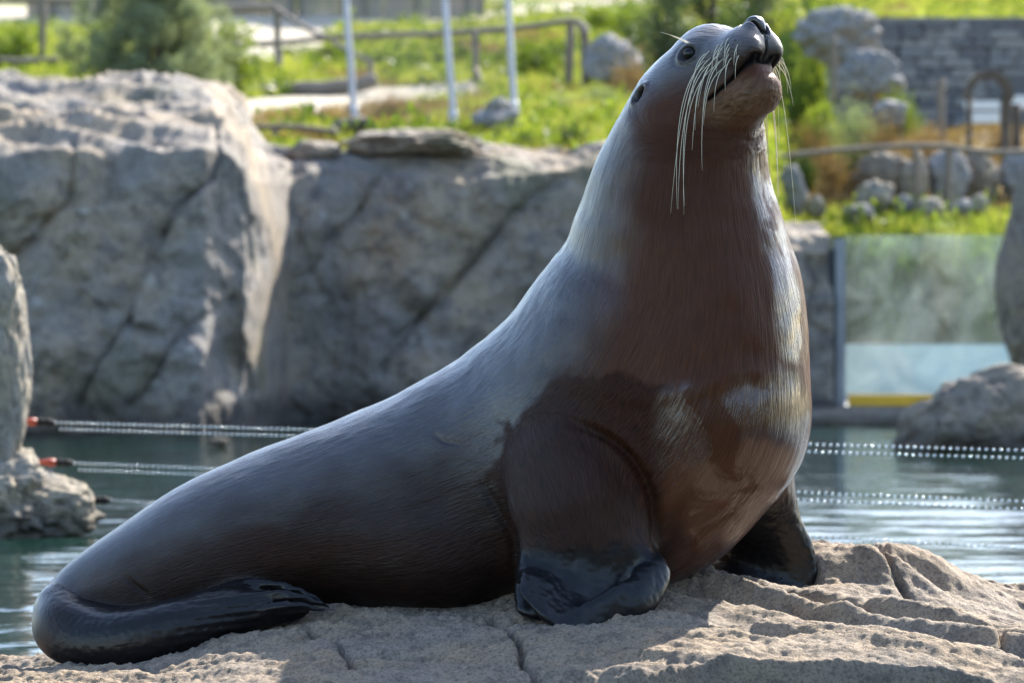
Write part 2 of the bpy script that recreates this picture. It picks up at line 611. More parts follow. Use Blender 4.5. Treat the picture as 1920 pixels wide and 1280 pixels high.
hill, HILL = build_hill()
tag(hill, 'grassy hillside rising behind the pool', kind='structure')
_gm = plain('far_ground', (0.14, 0.16, 0.06), 0.95, 0.3, 0.2)
tag(link('ground', mesh_from('ground', [(-400, -200, -0.9), (400, -200, -0.9), (400, 600, -0.9), (-400, 600, -0.9)], [(0, 1, 2, 3)]), _gm), 'ground all around the enclosure', kind='structure')


# ------------------------------------------------------------------ rock cliff behind the pool
def build_cliff():
    us = np.concatenate([np.linspace(-1700, -430, 200), np.linspace(-420, 1566, 620)])
    ve = np.interp(us, [-400, 0, 200, 330, 400, 440, 475, 520, 600, 760, 900, 1000, 1080, 1120, 1250, 1350, 1480, 1566], [300, 296, 294, 286, 290, 312, 342, 344, 315, 325, 335, 322, 305, 300, 330, 430, 462, 466])
    vs = np.interp(us, [-400, 0, 100, 230, 330, 380, 420, 460, 500, 570, 700, 900, 1010, 1080, 1120, 1250, 1350, 1480, 1566], [175, 192, 190, 180, 196, 224, 262, 288, 300, 296, 292, 296, 300, 298, 290, 310, 415, 440, 446])
    yb = np.interp(us, [-420, 0, 380, 455, 500, 540, 620, 800, 1000, 1200, 1350, 1566], [33.2, 33.0, 33.4, 33.9, 34.8, 35.9, 36.2, 35.9, 36.2, 36.0, 35.8, 35.8])
    nt = 230
    t = np.linspace(0, 1, nt)
    X, Y, Z = [], [], []
    for i, u in enumerate(us):
        y0 = yb[i]
        ze = CAM_H - (ve[i] - HOR) / FPX * (y0 + 0.35)
        back = float(np.interp(u, [400, 520], [4.6, 1.6]))
        zs = CAM_H - (vs[i] - HOR) / FPX * (y0 + back)
        face = t < 0.62
        tf = np.clip(t / 0.62, 0, 1)
        tb = np.clip((t - 0.62) / 0.38, 0, 1)
        z = -0.5 + (ze + 0.5) * tf
        z = np.where(face, z, ze + (zs - ze) * np.sin(np.clip(tb * 1.15, 0, 1) * np.pi / 2) - 0.9 * np.maximum(0, tb - 0.87) / 0.13)
        y = y0 + 0.30 * tf ** 2 + np.where(face, 0, back * tb * 1.25)
        # rounded shoulder
        rr = np.exp(-((t - 0.62) / 0.05) ** 2)
        z -= 0.07 * rr
        y += 0.05 * rr
        x = (u - 960) / FPX * y0
        X.append(np.full(nt, x)); Y.append(y); Z.append(z)
    x, y, z = (np.array(a).ravel() for a in (X, Y, Z))
    P = np.stack([x, y, z], 1)
    wrp = np.stack([noise(P * 0.9), noise(P * 0.9 + 11), noise(P * 0.9 + 23)], 1) * 0.25
    Q = P + wrp
    f1, f2, cid = cells(np.stack([Q[:, 0] * 0.85 + Q[:, 2] * 0.5, Q[:, 1] * 0.3, Q[:, 2] * 0.7 - Q[:, 0] * 0.25], 1), 5)
    r1 = ((cid * 37) % 101) / 101 - 0.5
    r2 = ((cid * 61) % 97) / 97 - 0.5
    facet = 0.30 * r1 + 0.28 * r2 * np.sin(Q[:, 0] * 1.7 + Q[:, 2])
    edge = sstep(0.0, 0.45, f2 - f1)
    d = facet * edge * 0.8 + 0.20 * fbm(P * 1.0, 6) - 0.02 * (1 - sstep(0, 0.10, f2 - f1))
    u, v = to_px(x, y, z)
    top = np.tile(sstep(0.55, 0.68, t), len(us))
    # ledges on the top of the dome
    led = ridged(np.stack([x * 0.55 + y * 0.6, z * 3.0 + x * 0.35, y * 0.8], 1), 3)
    d2 = np.where(u < 470, 0.17, 0.08) * led * top
    for pts, wd, dp in (([(415, 285), (395, 330), (330, 392), (300, 440)], 6, 0.16), ([(140, 300), (132, 380), (60, 455), (-30, 520)], 6, 0.14), ([(1060, 322), (960, 400), (930, 440), (820, 560), (720, 690)], 6, 0.13),
                        ([(740, 325), (650, 420), (560, 520)], 5, 0.10), ([(300, 440), (250, 560), (240, 610), (300, 640)], 6, 0.12), ([(240, 600), (180, 680), (150, 760)], 5, 0.10), ([(900, 470), (830, 560), (740, 640)], 5, 0.10),
                        ([(610, 330), (560, 430), (540, 560)], 5, 0.08), ([(1490, 470), (1540, 530), (1500, 640)], 6, 0.10), ([(430, 560), (330, 640), (250, 760)], 6, 0.10)):
        q, _ = dist_poly(np.stack([u + 14 * noise(P * 2.2), v + 14 * noise(P * 2.2 + 7)], 1), pts)
        d -= 0.55 * dp * np.exp(-(q / wd) ** 2) + 0.4 * dp * np.exp(-(q / (wd * 4)) ** 2)
    # the protruding sunlit rib at the edge of the dome
    q, _ = dist_poly(np.stack([u, v], 1), [(430, 280), (470, 340), (512, 430), (518, 490), (480, 560), (470, 620), (492, 680), (500, 740)])
    d += 0.34 * np.exp(-(q / 26) ** 2)
    face_n = 1 - top
    y = y - d * (0.35 + 0.65 * face_n)
    z = z + d2 + 0.22 * d * top
    z += 0.012 * fbm(P * 9, 3)
    y += 0.02 * fbm(P * 7 + 3, 4)
    V = np.stack([x, y, z], 1)
    return mesh_from('rock_cliff', V, grid_faces(nt, len(us)))


cliff = tag(link('rock_cliff', build_cliff(), M_CLIFF), 'long grey brown artificial rock cliff rising from the far side of the pool', 'cliff')

# unseen dark bank, added so the coat reflects less of the low sky
def build_sky_block():
    th = np.linspace(R(-118), R(0), 90)
    prof = [(16, -0.9), (19, 0.4), (22, 3.0), (25, 5.2), (30, 6.4), (45, 6.8)]
    rows = []
    for k, (r, z) in enumerate(prof):
        x, y = r * np.cos(th) + 2, r * np.sin(th) + 6
        q = np.stack([x * 0.4, y * 0.4, np.full(90, k * 1.0)], 1)
        rows.append(np.stack([x + 0.8 * noise(q), y + 0.8 * noise(q + 5), z + 0.6 * noise(q + 9) * (k > 0)], 1))
    return mesh_from('sky_block_bank', np.concatenate(rows), grid_faces(90, len(prof)))


tag(link('sky_block_bank', build_sky_block(), plain('sky_block_dark', (0.050, 0.058, 0.028), 0.95, 0.5, 1.2, 0.8, 0.3)), 'unseen dark bank added to keep low sky out of the reflections', kind='structure')
# ------------------------------------------------------------------ boulders
def cube_sphere(n):
    """unit cube-sphere with shared seams: vertices, quads"""
    vs, fs, key = [], [], {}
    lin = np.tan(np.linspace(-1, 1, n + 1) * np.pi / 4)

    def vid(p):
        k = tuple(np.round(p, 6))
        if k not in key:
            key[k] = len(vs)
            vs.append(p / np.linalg.norm(p))
        return key[k]
    for ax in range(3):
        for sg in (-1, 1):
            ids = [[None] * (n + 1) for _ in range(n + 1)]
            for i in range(n + 1):
                for j in range(n + 1):
                    p = np.zeros(3)
                    p[ax] = sg
                    p[(ax + 1) % 3] = lin[i]
                    p[(ax + 2) % 3] = lin[j]
                    ids[i][j] = vid(p)
            for i in range(n):
                for j in range(n):
                    q = (ids[i][j], ids[i + 1][j], ids[i + 1][j + 1], ids[i][j + 1])
                    fs.append(q if sg > 0 else q[::-1])
    return np.array(vs), np.array(fs)


CS = {n: cube_sphere(n) for n in (14, 26, 44)}


def boulder_mesh(name, r, seed, n=26, planes=9, rough=0.10, freq=2.2):
    """faceted, weathered stone of half-sizes r (x, y, z)"""
    rs = np.random.RandomState(seed)
    D, F = CS[n]
    N = rs.normal(size=(planes, 3))
    N /= np.linalg.norm(N, axis=1)[:, None]
    off = rs.uniform(0.72, 0.98, planes)
    rad = np.ones(len(D)) * 1.08
    for k in range(planes):
        c = D @ N[k]
        lim = np.where(c > 0.05, off[k] / np.maximum(c, 0.05), 9)
        rad = -np.log(np.exp(-rad * 18) + np.exp(-lim * 18)) / 18
    S = D * 1.0 + rs.uniform(0, 50, 3)
    rad = rad + rough * fbm(S * freq, 5, 0.55) - 0.05 * np.exp(-(np.abs(noise(S * 1.4)) / 0.05) ** 2)
    V = D * rad[:, None] * np.asarray(r)
    return mesh_from(name, V, F)


def boulder(u, v, Y, ru, rv, seed, mat, label, group=None, depth=None, n=26, rough=0.10, name='boulder', planes=9, rot=0.0, freq=2.2):
    k = Y / FPX
    c = at(u, v, Y)
    me = boulder_mesh(name, (ru * k, (depth or ru) * k, rv * k), seed, n, planes, rough, freq)
    o = link(name, me, mat, None, c, (0, 0, rot))
    return tag(o, label, 'boulder', group)


# rock stack standing in the water on the left (column on a spreading foot)
colr = empty('rock_column', at(40, 1000, 20.7))
tag(colr, 'pale weathered rock column with a spreading foot standing in the water, wires tied to it', 'rock')
for nm, (u, v, ru, rv, dp, sd, n_, ro) in {
        'column': (-10, 690, 62, 235, 70, 21, 44, 0.10),
        'column_top': (-12, 590, 60, 118, 66, 24, 26, 0.10),
        'foot': (10, 945, 158, 105, 160, 22, 44, 0.16),
        'foot_lobe': (100, 965, 82, 62, 90, 27, 26, 0.16)}.items():
    k = 20.7 / FPX
    me = boulder_mesh(nm, (ru * k, dp * k, rv * k), sd, n_, 10, ro, 2.6)
    link(nm, me, M_PALE, colr, at(u, v, 20.7) - np.array(colr.location))

boulder(1838, 800, 30.4, 150, 118, 33, M_BROWN, 'large angular brown boulder sitting in the pool before the glass', depth=120, n=44, planes=12)
boulder(1932, 505, 32.5, 64, 190, 35, M_BROWN, 'tall dark rock pillar beside the glass panel', depth=70, n=44, planes=8)
boulder(2790, 900, 16.3, 130, 330, 93, M_PALE, 'pale rock stack in the water holding the other ends of the wires', depth=130, n=44, rough=0.14)
boulder(2370, 600, 34.0, 360, 270, 92, M_CLIFF, 'massive rock outcrop closing the pool beyond the tall rock pillar', depth=220, n=44, planes=11, rough=0.16)
boulder(1578, 778, 35.4, 17, 13, 36, M_GREY, 'small round grey stone on the ledge below the glass')
boulder(1655, 792, 35.2, 26, 9, 37, M_BROWN, 'low flat dark stone at the water edge below the glass')
boulder(790, 272, 37.2, 150, 36, 38, M_CLIFF, 'broad flat slab of rock lying on the cliff top', depth=190, n=44, planes=12, rough=0.14)
boulder(590, 283, 36.9, 52, 20, 39, M_CLIFF, 'low rounded rock on the cliff top beside the broad slab', depth=60)
boulder(938, 226, 40.2, 47, 24, 40, M_GREY, 'grey hollowed stone block in the grass behind the cliff', depth=46, rough=0.16)
boulder(936, 200, 40.3, 24, 17, 41, M_GREY, 'small grey stone balanced on the hollowed stone block', depth=24, rough=0.18)
boulder(1150, 120, 47.0, 52, 50, 42, M_GREY, 'pale grey boulder at the end of the log rail fence', depth=44, rough=0.2, n=44)
boulder(1125, 292, 37.4, 60, 24, 43, M_CLIFF, 'rounded rock at the cliff edge behind the sea lion neck', depth=60)
boulder(1572, 72, 48.2, 76, 52, 44, M_GREY, 'big grey boulder on top of another against the stone wall', depth=60, n=44, rough=0.22, planes=6)
boulder(1636, 146, 47.6, 58, 44, 45, M_GREY, 'rounded grey boulder under the bigger one against the stone wall', depth=50, n=44, rough=0.2, planes=6)
boulder(1672, 216, 46.6, 34, 26, 46, M_GREY, 'small grey boulder below the grassy ledge by the stone wall')
for i, (u, v, Y, ru, rv, lab) in enumerate([
        (1484, 372, 40.9, 34, 56, 'tall pale grey boulder at the left end of the row on the lawn edge'),
        (1530, 388, 40.6, 20, 20, 'small tan boulder next to the tall pale one in the lawn row'),
        (1612, 402, 40.3, 30, 17, 'flat pale boulder lying in front of the round grey one'),
        (1640, 380, 40.7, 36, 38, 'round blue grey boulder in the middle of the lawn row'),
        (1695, 388, 40.6, 20, 23, 'small tan boulder right of the round blue grey one'),
        (1742, 394, 40.5, 27, 22, 'low sandy boulder beside the dark fence post'),
        (1800, 392, 40.6, 24, 18, 'small grey boulder between the dark fence posts'),
        (1836, 386, 40.7, 20, 20, 'small pale boulder in front of the arch post')]):
    boulder(u, v, Y, ru, rv, 60 + i, M_PALE if i % 2 else M_GREY, lab, 'boulders along the lawn edge', rough=0.18, planes=7)
for i, (u, v, Y, ru, rv, lab) in enumerate([
        (1660, 330, 42.0, 62, 40, 'broad brown rock in the bank under the wooden rail'),
        (1718, 338, 41.8, 26, 52, 'upright pale rock slab leaning in the bank'),
        (1778, 342, 41.9, 42, 56, 'tall grey rock slab in the bank behind the fence posts'),
        (1838, 335, 42.2, 34, 50, 'tall dark rock slab below the arch'),
        (1905, 330, 42.4, 40, 46, 'grey rock block at the foot of the arch')]):
    boulder(u, v, Y, ru, rv, 80 + i, (M_BROWN, M_PALE, M_GREY, M_BROWN, M_GREY)[i], lab, 'rocks set in the planted bank', depth=30, rough=0.22, planes=7)

boulder(410, 829, 30.6, 20, 9, 91, M_PALE, 'small pale sunlit stone breaking the water in front of the cliff', rough=0.15)

# pool edge ledge under the glass
def ledge():
    n = 160
    us = np.linspace(1440, 1990, n)
    prof = [(0.9, -0.6), (0.35, -0.3), (0.12, 0.03), (0.30, 0.10), (0.55, 0.125), (1.2, 0.13), (1.6, -0.4)]
    rows = []
    for k, (dy, z) in enumerate(prof):
        x = (us - 960) / FPX * 36
        q = np.stack([x * 2.5, np.full(n, k * 0.4), np.zeros(n)], 1)
        rows.append(np.stack([x, 34.75 + dy + 0.10 * fbm(q, 4) * (k < 4), z + 0.035 * fbm(q + 9, 4) * (0 < k < 5)], 1))
    return mesh_from('pool_ledge', np.concatenate(rows), grid_faces(n, len(prof))[:, ::-1])


tag(link('pool_ledge', ledge(), M_PALE), 'pale stone pool ledge running below the glass panel', 'ledge')

# ------------------------------------------------------------------ viewing glass
def box_arrays(lo, hi):
    (a, b, c), (d, e, f) = lo, hi
    V = [(a, b, c), (d, b, c), (d, e, c), (a, e, c), (a, b, f), (d, b, f), (d, e, f), (a, e, f)]
    F = [(0, 3, 2, 1), (4, 5, 6, 7), (0, 1, 5, 4), (1, 2, 6, 5), (2, 3, 7, 6), (3, 0, 4, 7)]
    return np.array(V, float), F


def box(name, lo, hi, mat, parent=None, bev=0.0):
    V, F = box_arrays(lo, hi)
    me = mesh_from(name, V, F, False)
    if bev:
        bm = bmesh.new()
        bm.from_mesh(me)
        bmesh.ops.bevel(bm, geom=bm.edges[:], offset=bev, segments=2, affect='EDGES')
        bm.to_mesh(me)
        bm.free()
    if parent is not None:
        V0 = np.array(parent.location)
        me.transform(Matrix.Translation(-Vector(V0)))
    return link(name, me, mat, parent)


GY = 36.1
gx0, gx1 = (1570 - 960) / FPX * GY, (1990 - 960) / FPX * GY
gl = empty('viewing_glass', (0.5 * (gx0 + gx1), GY, 0.12))
tag(gl, 'large clear viewing glass panel over a yellow strip at the pool edge', 'glass panel')
gm = NT('window_glass')
tb = gm.n('BsdfTransparent')
gb = gm.n('BsdfGlossy')
gb.inputs['Roughness'].default_value = 0.03
fr = gm.n('Fresnel')
fr.inputs['IOR'].default_value = 1.5
db = gm.n('BsdfTranslucent')
db.inputs['Color'].default_value = (0.75, 0.85, 0.88, 1)
haz = gm.ramp(gm.noise(gm.coord('Object', (1.0, 1, 0.9)), 2.6, 5, 0.6, 0.5), [(0.35, 0.02), (0.75, 0.14)])
tb.inputs['Color'].default_value = (0.86, 0.95, 0.95, 1)
mx1, mx2 = gm.n('MixShader'), gm.n('MixShader')
gm.l(haz, mx1.inputs[0]); gm.l(tb.outputs[0], mx1.inputs[1]); gm.l(db.outputs[0], mx1.inputs[2])
gm.l(gm.math('MULTIPLY', fr.outputs[0], 1.6, clamp=True), mx2.inputs[0]); gm.l(mx1.outputs[0], mx2.inputs[1]); gm.l(gb.outputs[0], mx2.inputs[2])
gm.l(mx2.outputs[0], gm.out.inputs['Surface'])
yellow = plain('yellow_paint', (0.75, 0.44, 0.03), 0.5, 0.15, 6)
alum = plain('grey_concrete', (0.30, 0.31, 0.32), 0.7, 0.2, 3)
dark_m = plain('gap_shade_strip', (0.03, 0.032, 0.036), 0.6)
for a, b in ((gx0 + 0.07, gx1),):
    box('pane', (a, GY, 0.225), (b, GY + 0.03, 1.63), gm.m, gl)
box('yellow_strip', (gx0 + 0.10, GY - 0.05, 0.125), (gx1, GY + 0.08, 0.222), yellow, gl, 0.006)
box('side_post', (gx0 - 0.02, GY - 0.06, 0.10), (gx0 + 0.067, GY + 0.3, 1.60), alum, gl, 0.012)
box('gap_shade_strip', (gx0 - 0.075, GY - 0.03, 0.10), (gx0 - 0.022, GY + 0.25, 1.50), dark_m, gl, 0.008)  # dark box put in for the shade of the gap beside the post
# sunken visitor walk behind the glass
pw = plain('pale_blue_wall', (0.62, 0.70, 0.74), 0.6, 0.12, 2)
tag(link('visitor_walk', mesh_from('visitor_walk', [(gx0 - 0.05, GY + 0.1, 0.10), (gx1, GY + 0.1, 0.10), (gx1, 38.3, 0.12), (gx0 - 0.05, 38.3, 0.12)], [(0, 1, 2, 3)]), plain('pale_floor', (0.66, 0.70, 0.70), 0.5, 0.1, 2)), 'pale floor of the visitor walk', kind='structure')
lw = box('low_wall', (gx0 - 0.05, 38.3, 0.0), (gx1, 38.6, 0.62), pw, None, 0.015)
tag(lw, 'pale blue low wall seen through the viewing glass', 'wall')

# ------------------------------------------------------------------ stone retaining wall with courses of flat stones
WY = 50.0
wx0, wx1 = (1545 - 960) / FPX * WY, (2010 - 960) / FPX * WY
wz0, wz1 = 2.85, float(at(0, 32, WY)[2])
wall = empty('stone_wall', ((wx0 + wx1) / 2, WY, wz0))
tag(wall, 'grey dry stone retaining wall of flat courses behind the boulders', 'wall')
stone_m = [plain('wall_stone_%s' % nm, c, 0.85, 0.3, 5, 0.5, 0.03) for nm, c in (('grey', (0.24, 0.24, 0.25)), ('light', (0.30, 0.29, 0.285)), ('dark', (0.175, 0.175, 0.19)))]
box('core', (wx0 + 0.03, WY + 0.10, wz0 - 0.1), (wx1, WY + 0.45, wz1 - 0.05), plain('wall_mortar', (0.10, 0.10, 0.105), 0.95), wall)
sv = []
for k in range(6):
    V, F = box_arrays((-0.5, 0, 0), (0.5, 1, 1))
    bm = bmesh.new()
    bm.from_mesh(mesh_from('t', V, F, False))
    bmesh.ops.bevel(bm, geom=bm.edges[:], offset=0.07, segments=1, affect='EDGES')
    rsd = random.Random(k)
    for vv in bm.verts:
        vv.co += Vector([rsd.uniform(-0.05, 0.05) for _ in range(3)])
    me = bpy.data.meshes.new('stone')
    bm.to_mesh(me)
    bm.free()
    me.materials.append(stone_m[k % 3])
    sv.append(me)
rs_ = random.Random(3)
zc, row = wz0, 0
while zc < wz1 - 0.02:
    hgt = min(rs_.uniform(0.07, 0.135), wz1 - zc)
    xx = wx0 + rs_.uniform(-0.15, 0.02)
    while xx < wx1:
        wd = rs_.uniform(0.16, 0.42)
        link('stone', sv[rs_.randrange(6)], None, wall, (xx + wd / 2 - wall.location.x, -rs_.uniform(0.0, 0.05), zc - wz0), None, (wd * 0.965, 0.16, hgt * 0.93))
        xx += wd
    zc += hgt
    row += 1

# ------------------------------------------------------------------ wood
wood = NT('weathered_wood')
_c = wood.coord('Object', (1, 1, 1))
wood.p(Base_Color=wood.mix(wood.noise(_c, 9, 6, 0.65, 0.5), (0.115, 0.095, 0.08), (0.27, 0.225, 0.18)), Roughness=0.85, Normal=wood.bump(wood.noise(_c, 30, 5), 0.5, 0.02))
wood_d = plain('dark_wood', (0.10, 0.078, 0.06), 0.8, 0.35, 7)
white_m = plain('white_post_paint', (0.52, 0.51, 0.55), 0.5, 0.12, 5)


def log(name, pts, r, mat, parent, wob=0.25, seed=0, n=14, sides=8):
    P = spline(np.array([at(*p) for p in pts]), n)
    rr = r * (1 + wob * noise(np.stack([np.arange(n) * 0.9, np.full(n, seed + 0.5), np.zeros(n)], 1)))
    P = P + 0.25 * r * np.stack([noise(np.stack([np.arange(n) * 0.7, np.full(n, seed * 1.7 + k), np.zeros(n)], 1)) for k in range(3)], 1)
    return tube(name, P - np.array(parent.location), rr, mat, parent, sides)


def fence(label, base, rails, posts, name='log_fence', group=None, mat=None):
    e = empty(name, at(*base))
    tag(e, label, 'fence', group)
    for i, (pts, r) in enumerate(rails):
        log('rail', pts, r, mat or wood.m, e, seed=i)
    for i, (pts, r) in enumerate(posts):
        log('post', pts, r, mat or wood.m, e, seed=i + 20, n=8)
    return e


fence('long bent log rail fence crossing the grass behind the cliff', (760, 180, 47.5),
      [([(425, 88, 48.5), (520, 82, 48.2), (640, 70, 47.8), (760, 66, 47.5), (890, 60, 47.5), (1000, 50, 47.5), (1068, 40, 47.5)], 0.035),
       ([(1060, 42, 47.5), (1080, 42, 47.4), (1094, 52, 47.2), (1098, 66, 47.0)], 0.042),
       ([(517, 18, 49.5), (560, 45, 49.0), (610, 72, 48.2)], 0.034),
       ([(625, 80, 47.6), (665, 102, 47.2), (698, 118, 47.0)], 0.03)],
      [([(1070, 48, 47.5), (1068, 110, 47.5), (1066, 170, 47.5)], 0.050), ([(1094, 50, 47.1), (1097, 110, 47.1), (1098, 170, 47.1)], 0.050),
       ([(890, 58, 47.4), (892, 120, 47.4), (893, 185, 47.4)], 0.040), ([(893, 130, 47.3), (903, 155, 47.0), (913, 188, 46.8)], 0.028),
       ([(520, 15, 49.4), (521, 80, 49.4), (524, 145, 49.2)], 0.045), ([(694, 112, 47.0), (696, 145, 47.0), (696, 165, 47.0)], 0.035)])
fence('weathered log fence at the head of the sandy slope beside the pine', (450, 60, 52.0),
      [([(330, 26, 52), (400, 20, 52), (460, 17, 52), (520, 16, 51.5)], 0.05)], [([(420, 15, 52), (421, 60, 52), (422, 110, 51.8)], 0.035)])
fence('log fence standing left of the pine on the upper lawn', (80, 110, 50.0),
      [([(-60, 118, 48), (0, 113, 48), (40, 116, 48), (110, 112, 48)], 0.035), ([(-80, 3, 51), (60, 2, 51), (160, 4, 51)], 0.04)],
      [([(82, -20, 50), (81, 50, 50), (79, 130, 50)], 0.045)])
fence('low log rail just above the dark cliff edge', (560, 275, 38.6),
      [([(438, 241, 39), (500, 238, 39), (560, 240, 38.8), (630, 248, 38.6)], 0.028)],
      [([(516, 240, 38.9), (516, 262, 38.9), (517, 295, 38.9)], 0.035)])
e = empty('cut_log', at(660, 240, 39.4))
tag(e, 'short thick cut log lying at the end of the low log rail', 'log')
log('trunk', [(628, 244, 39.5), (655, 236, 39.4), (682, 232, 39.3)], 0.075, wood.m, e, 0.15, 5, 10, 12)
log('stub', [(678, 231, 39.3), (690, 230, 39.1), (692, 242, 39.1)], 0.05, wood_d, e, 0.1, 6, 5, 8)
e = empty('fallen_log', at(560, 172, 46.5))
tag(e, 'long pale fallen log lying along the sandy path', 'log')
log('trunk', [(440, 182, 46.6), (520, 172, 46.6), (600, 166, 46.6), (660, 162, 46.6), (706, 152, 46.6)], 0.085, wood.m, e, 0.12, 7, 16, 12)

# white net posts and netting
NP = [((648, -30, 42.2), (655, 90, 42.0), (664, 208, 41.8)), ((833, -30, 42.0), (841, 90, 41.8), (850, 218, 41.6)), ((951, -30, 42.4), (957, 90, 42.2), (964, 200, 42.0))]
for i, pts in enumerate(NP):
    e = empty('net_post', at(*pts[2]))
    tag(e, ('white net post standing at the near end of the fallen log', 'white net post beside the bend of the sandy path', 'white net post standing behind the hollowed stone block')[i], 'post', 'white net posts')
    log('pole', [(pts[0][0] - 8, -160, 42.4), *pts, (pts[2][0] + 1.5, pts[2][1] + 30, pts[2][2])], 0.034, white_m, e, 0.03, i, 10, 12)
    log('foot_collar', [(pts[2][0] - 1, pts[2][1] - 10, pts[2][2]), (pts[2][0] + 1, pts[2][1] + 20, pts[2][2])], 0.05, white_m, e, 0.02, i, 4, 12)


def net(a0, a1, b0, b1, n, mth):
    """diamond netting between two posts: thin wires as flat ribbons"""
    V, F = [], []
    a0, a1, b0, b1 = (np.array(at(*p)) for p in (a0, a1, b0, b1))

    def pt(s, t):
        return (a0 * (1 - t) + a1 * t) * (1 - s) + (b0 * (1 - t) + b1 * t) * s
    for k in range(-mth, n + mth):
        for dr in (1, -1):
            p, q = (k / n, 0.0), ((k + dr * mth) / n, 1.0)
            s0, s1 = p[0], q[0]
            ts = [0.0, 1.0]
            for lim in (0.0, 1.0):
                if (s0 - lim) * (s1 - lim) < 0:
                    ts.append((lim - s0) / (s1 - s0))
            ts.sort()
            for t0, t1 in zip(ts[:-1], ts[1:]):
                sm = s0 + (s1 - s0) * 0.5 * (t0 + t1)
                if not 0 <= sm <= 1:
                    continue
                A, B = pt(s0 + (s1 - s0) * t0, t0), pt(s0 + (s1 - s0) * t1, t1)
                w_ = np.array((0.0022, 0, 0))
                d_ = np.array((0, 0.0022, 0))
                i = len(V)
                V += [A - w_, A + w_, A + d_, B - w_, B + w_, B + d_]
                F += [(i, i + 1, i + 4, i + 3), (i + 1, i + 2, i + 5, i + 4), (i + 2, i, i + 3, i + 5)]
    return mesh_from('net', np.array(V), F, False)


net_m = plain('net_wire', (0.22, 0.21, 0.20), 0.7)
tag(link('wire_net', net((668, 215, 41.8), (648, -40, 42.2), (850, 225, 41.6), (833, -40, 42.0), 22, 30), net_m), 'fine diamond wire net stretched between the two nearer white posts', 'net')
tag(link('wire_net', net((850, 225, 41.6), (833, -40, 42.0), (964, 210, 42.0), (951, -40, 42.4), 13, 30), net_m), 'fine diamond wire net running on to the post behind the stone block', 'net')

# palisade of upright planks on the hill top
pal = empty('palisade_fence', at(600, 30, 62))
tag(pal, 'grey palisade fence of upright planks along the hill top', 'fence')
pm = [plain('palisade_plank_%s' % nm, c, 0.9, 0.3, 4) for nm, c in (('grey', (0.30, 0.26, 0.21)), ('tan', (0.36, 0.29, 0.22)), ('dark', (0.19, 0.16, 0.13)))]
pmesh = []
for k in range(3):
    V, F = box_arrays((-0.055, -0.02, 0), (0.055, 0.02, 2.0))
    V[4:, 2] += (0.03, -0.02, 0.05, 0.0)
    me = mesh_from('plank', V, F, False)
    me.materials.append(pm[k])
    pmesh.append(me)
uu = 60
while uu < 905:
    p = at(uu, np.interp(uu, [0, 300, 600, 900], [34, 34, 32, 24]), 62)
    p[2] -= 0.12
    link('plank', pmesh[rs_.randrange(3)], None, pal, p - np.array(pal.location), (0, rs_.uniform(-0.02, 0.02), 0), (rs_.uniform(0.85, 1.1), 1, rs_.uniform(0.94, 1.05)))
    uu += 13.6

# ------------------------------------------------------------------ right-hand bank: rail, posts, arch, boards
fence('thin curved driftwood rail on dark posts above the lawn', (1700, 290, 41.4),
      [([(1440, 300, 41.2), (1500, 290, 41.2), (1580, 281, 41.2), (1680, 275, 41.2), (1760, 274, 41.2), (1850, 286, 41.2), (1940, 284, 41.2)], 0.028)],
      [([(1779, 272, 41.3), (1778, 330, 41.3), (1776, 412, 41.3)], 0.036), ([(1716, 280, 41.4), (1718, 340, 41.4), (1720, 400, 41.4)], 0.028)], 'driftwood_rail')
e = empty('wooden_post', at(1764, 255, 45.5))
tag(e, 'single grey brown wooden post standing in front of the stone wall', 'post')
log('shaft', [(1763, 158, 45.5), (1764, 200, 45.5), (1766, 270, 45.5)], 0.046, wood.m, e, 0.08, 3, 8, 10)
log('cap', [(1763, 150, 45.5), (1763, 160, 45.5)], 0.05, wood.m, e, 0.0, 3, 3, 10)
e = empty('wooden_post', at(1563, 170, 45.9))
tag(e, 'thin brown wooden post rising before the stacked grey boulders', 'post')
log('shaft', [(1562, 66, 45.9), (1563, 120, 45.9), (1564, 190, 45.9)], 0.035, wood.m, e, 0.08, 4, 8, 10)
ar = empty('timber_arch', at(1880, 400, 43.6))
tag(ar, 'dark timber arch with a curved top beam over tall posts', 'arch')
th = np.linspace(R(185), R(-8), 16)
apts = np.array([at(1852 + 39 * math.cos(t), 182 - 42 * math.sin(t), 43.6) for t in th]) - np.array(ar.location)
seg = apts
Vv, Ff = [], []
for i, p in enumerate(seg):
    c0 = at(1852, 182, 43.6) - np.array(ar.location)
    rdir = (p - c0) / np.linalg.norm(p - c0)
    for dy, dr in ((-0.12, -0.04), (-0.12, 0.045), (0.12, 0.045), (0.12, -0.04)):
        Vv.append(p + rdir * dr + np.array((0, dy, 0)))
Fq = grid_faces(4, len(seg), True)
me = mesh_from('curved_beam', np.array(Vv), [tuple(f) for f in Fq] + [(3, 2, 1, 0), tuple(range(len(Vv) - 4, len(Vv)))], False)
link('curved_beam', me, wood_d, ar)
log('post', [(1886, 172, 43.6), (1885, 280, 43.6), (1884, 420, 43.6)], 0.055, wood_d, ar, 0.06, 8, 10, 10)
log('post', [(1817, 185, 43.8), (1817, 300, 43.8), (1818, 400, 43.8)], 0.032, wood_d, ar, 0.06, 9, 10, 10)
log('lattice_post', [(1905, 196, 44.0), (1906, 300, 44.0), (1906, 400, 44.0)], 0.05, wood_d, ar, 0.06, 10, 10, 10)
bd = empty('white_boards', at(1840, 230, 44.6))
tag(bd, 'white horizontal boards fixed beneath the timber arch', 'sign')
wm2 = plain('white_board_paint', (0.78, 0.80, 0.80), 0.5, 0.06, 3)
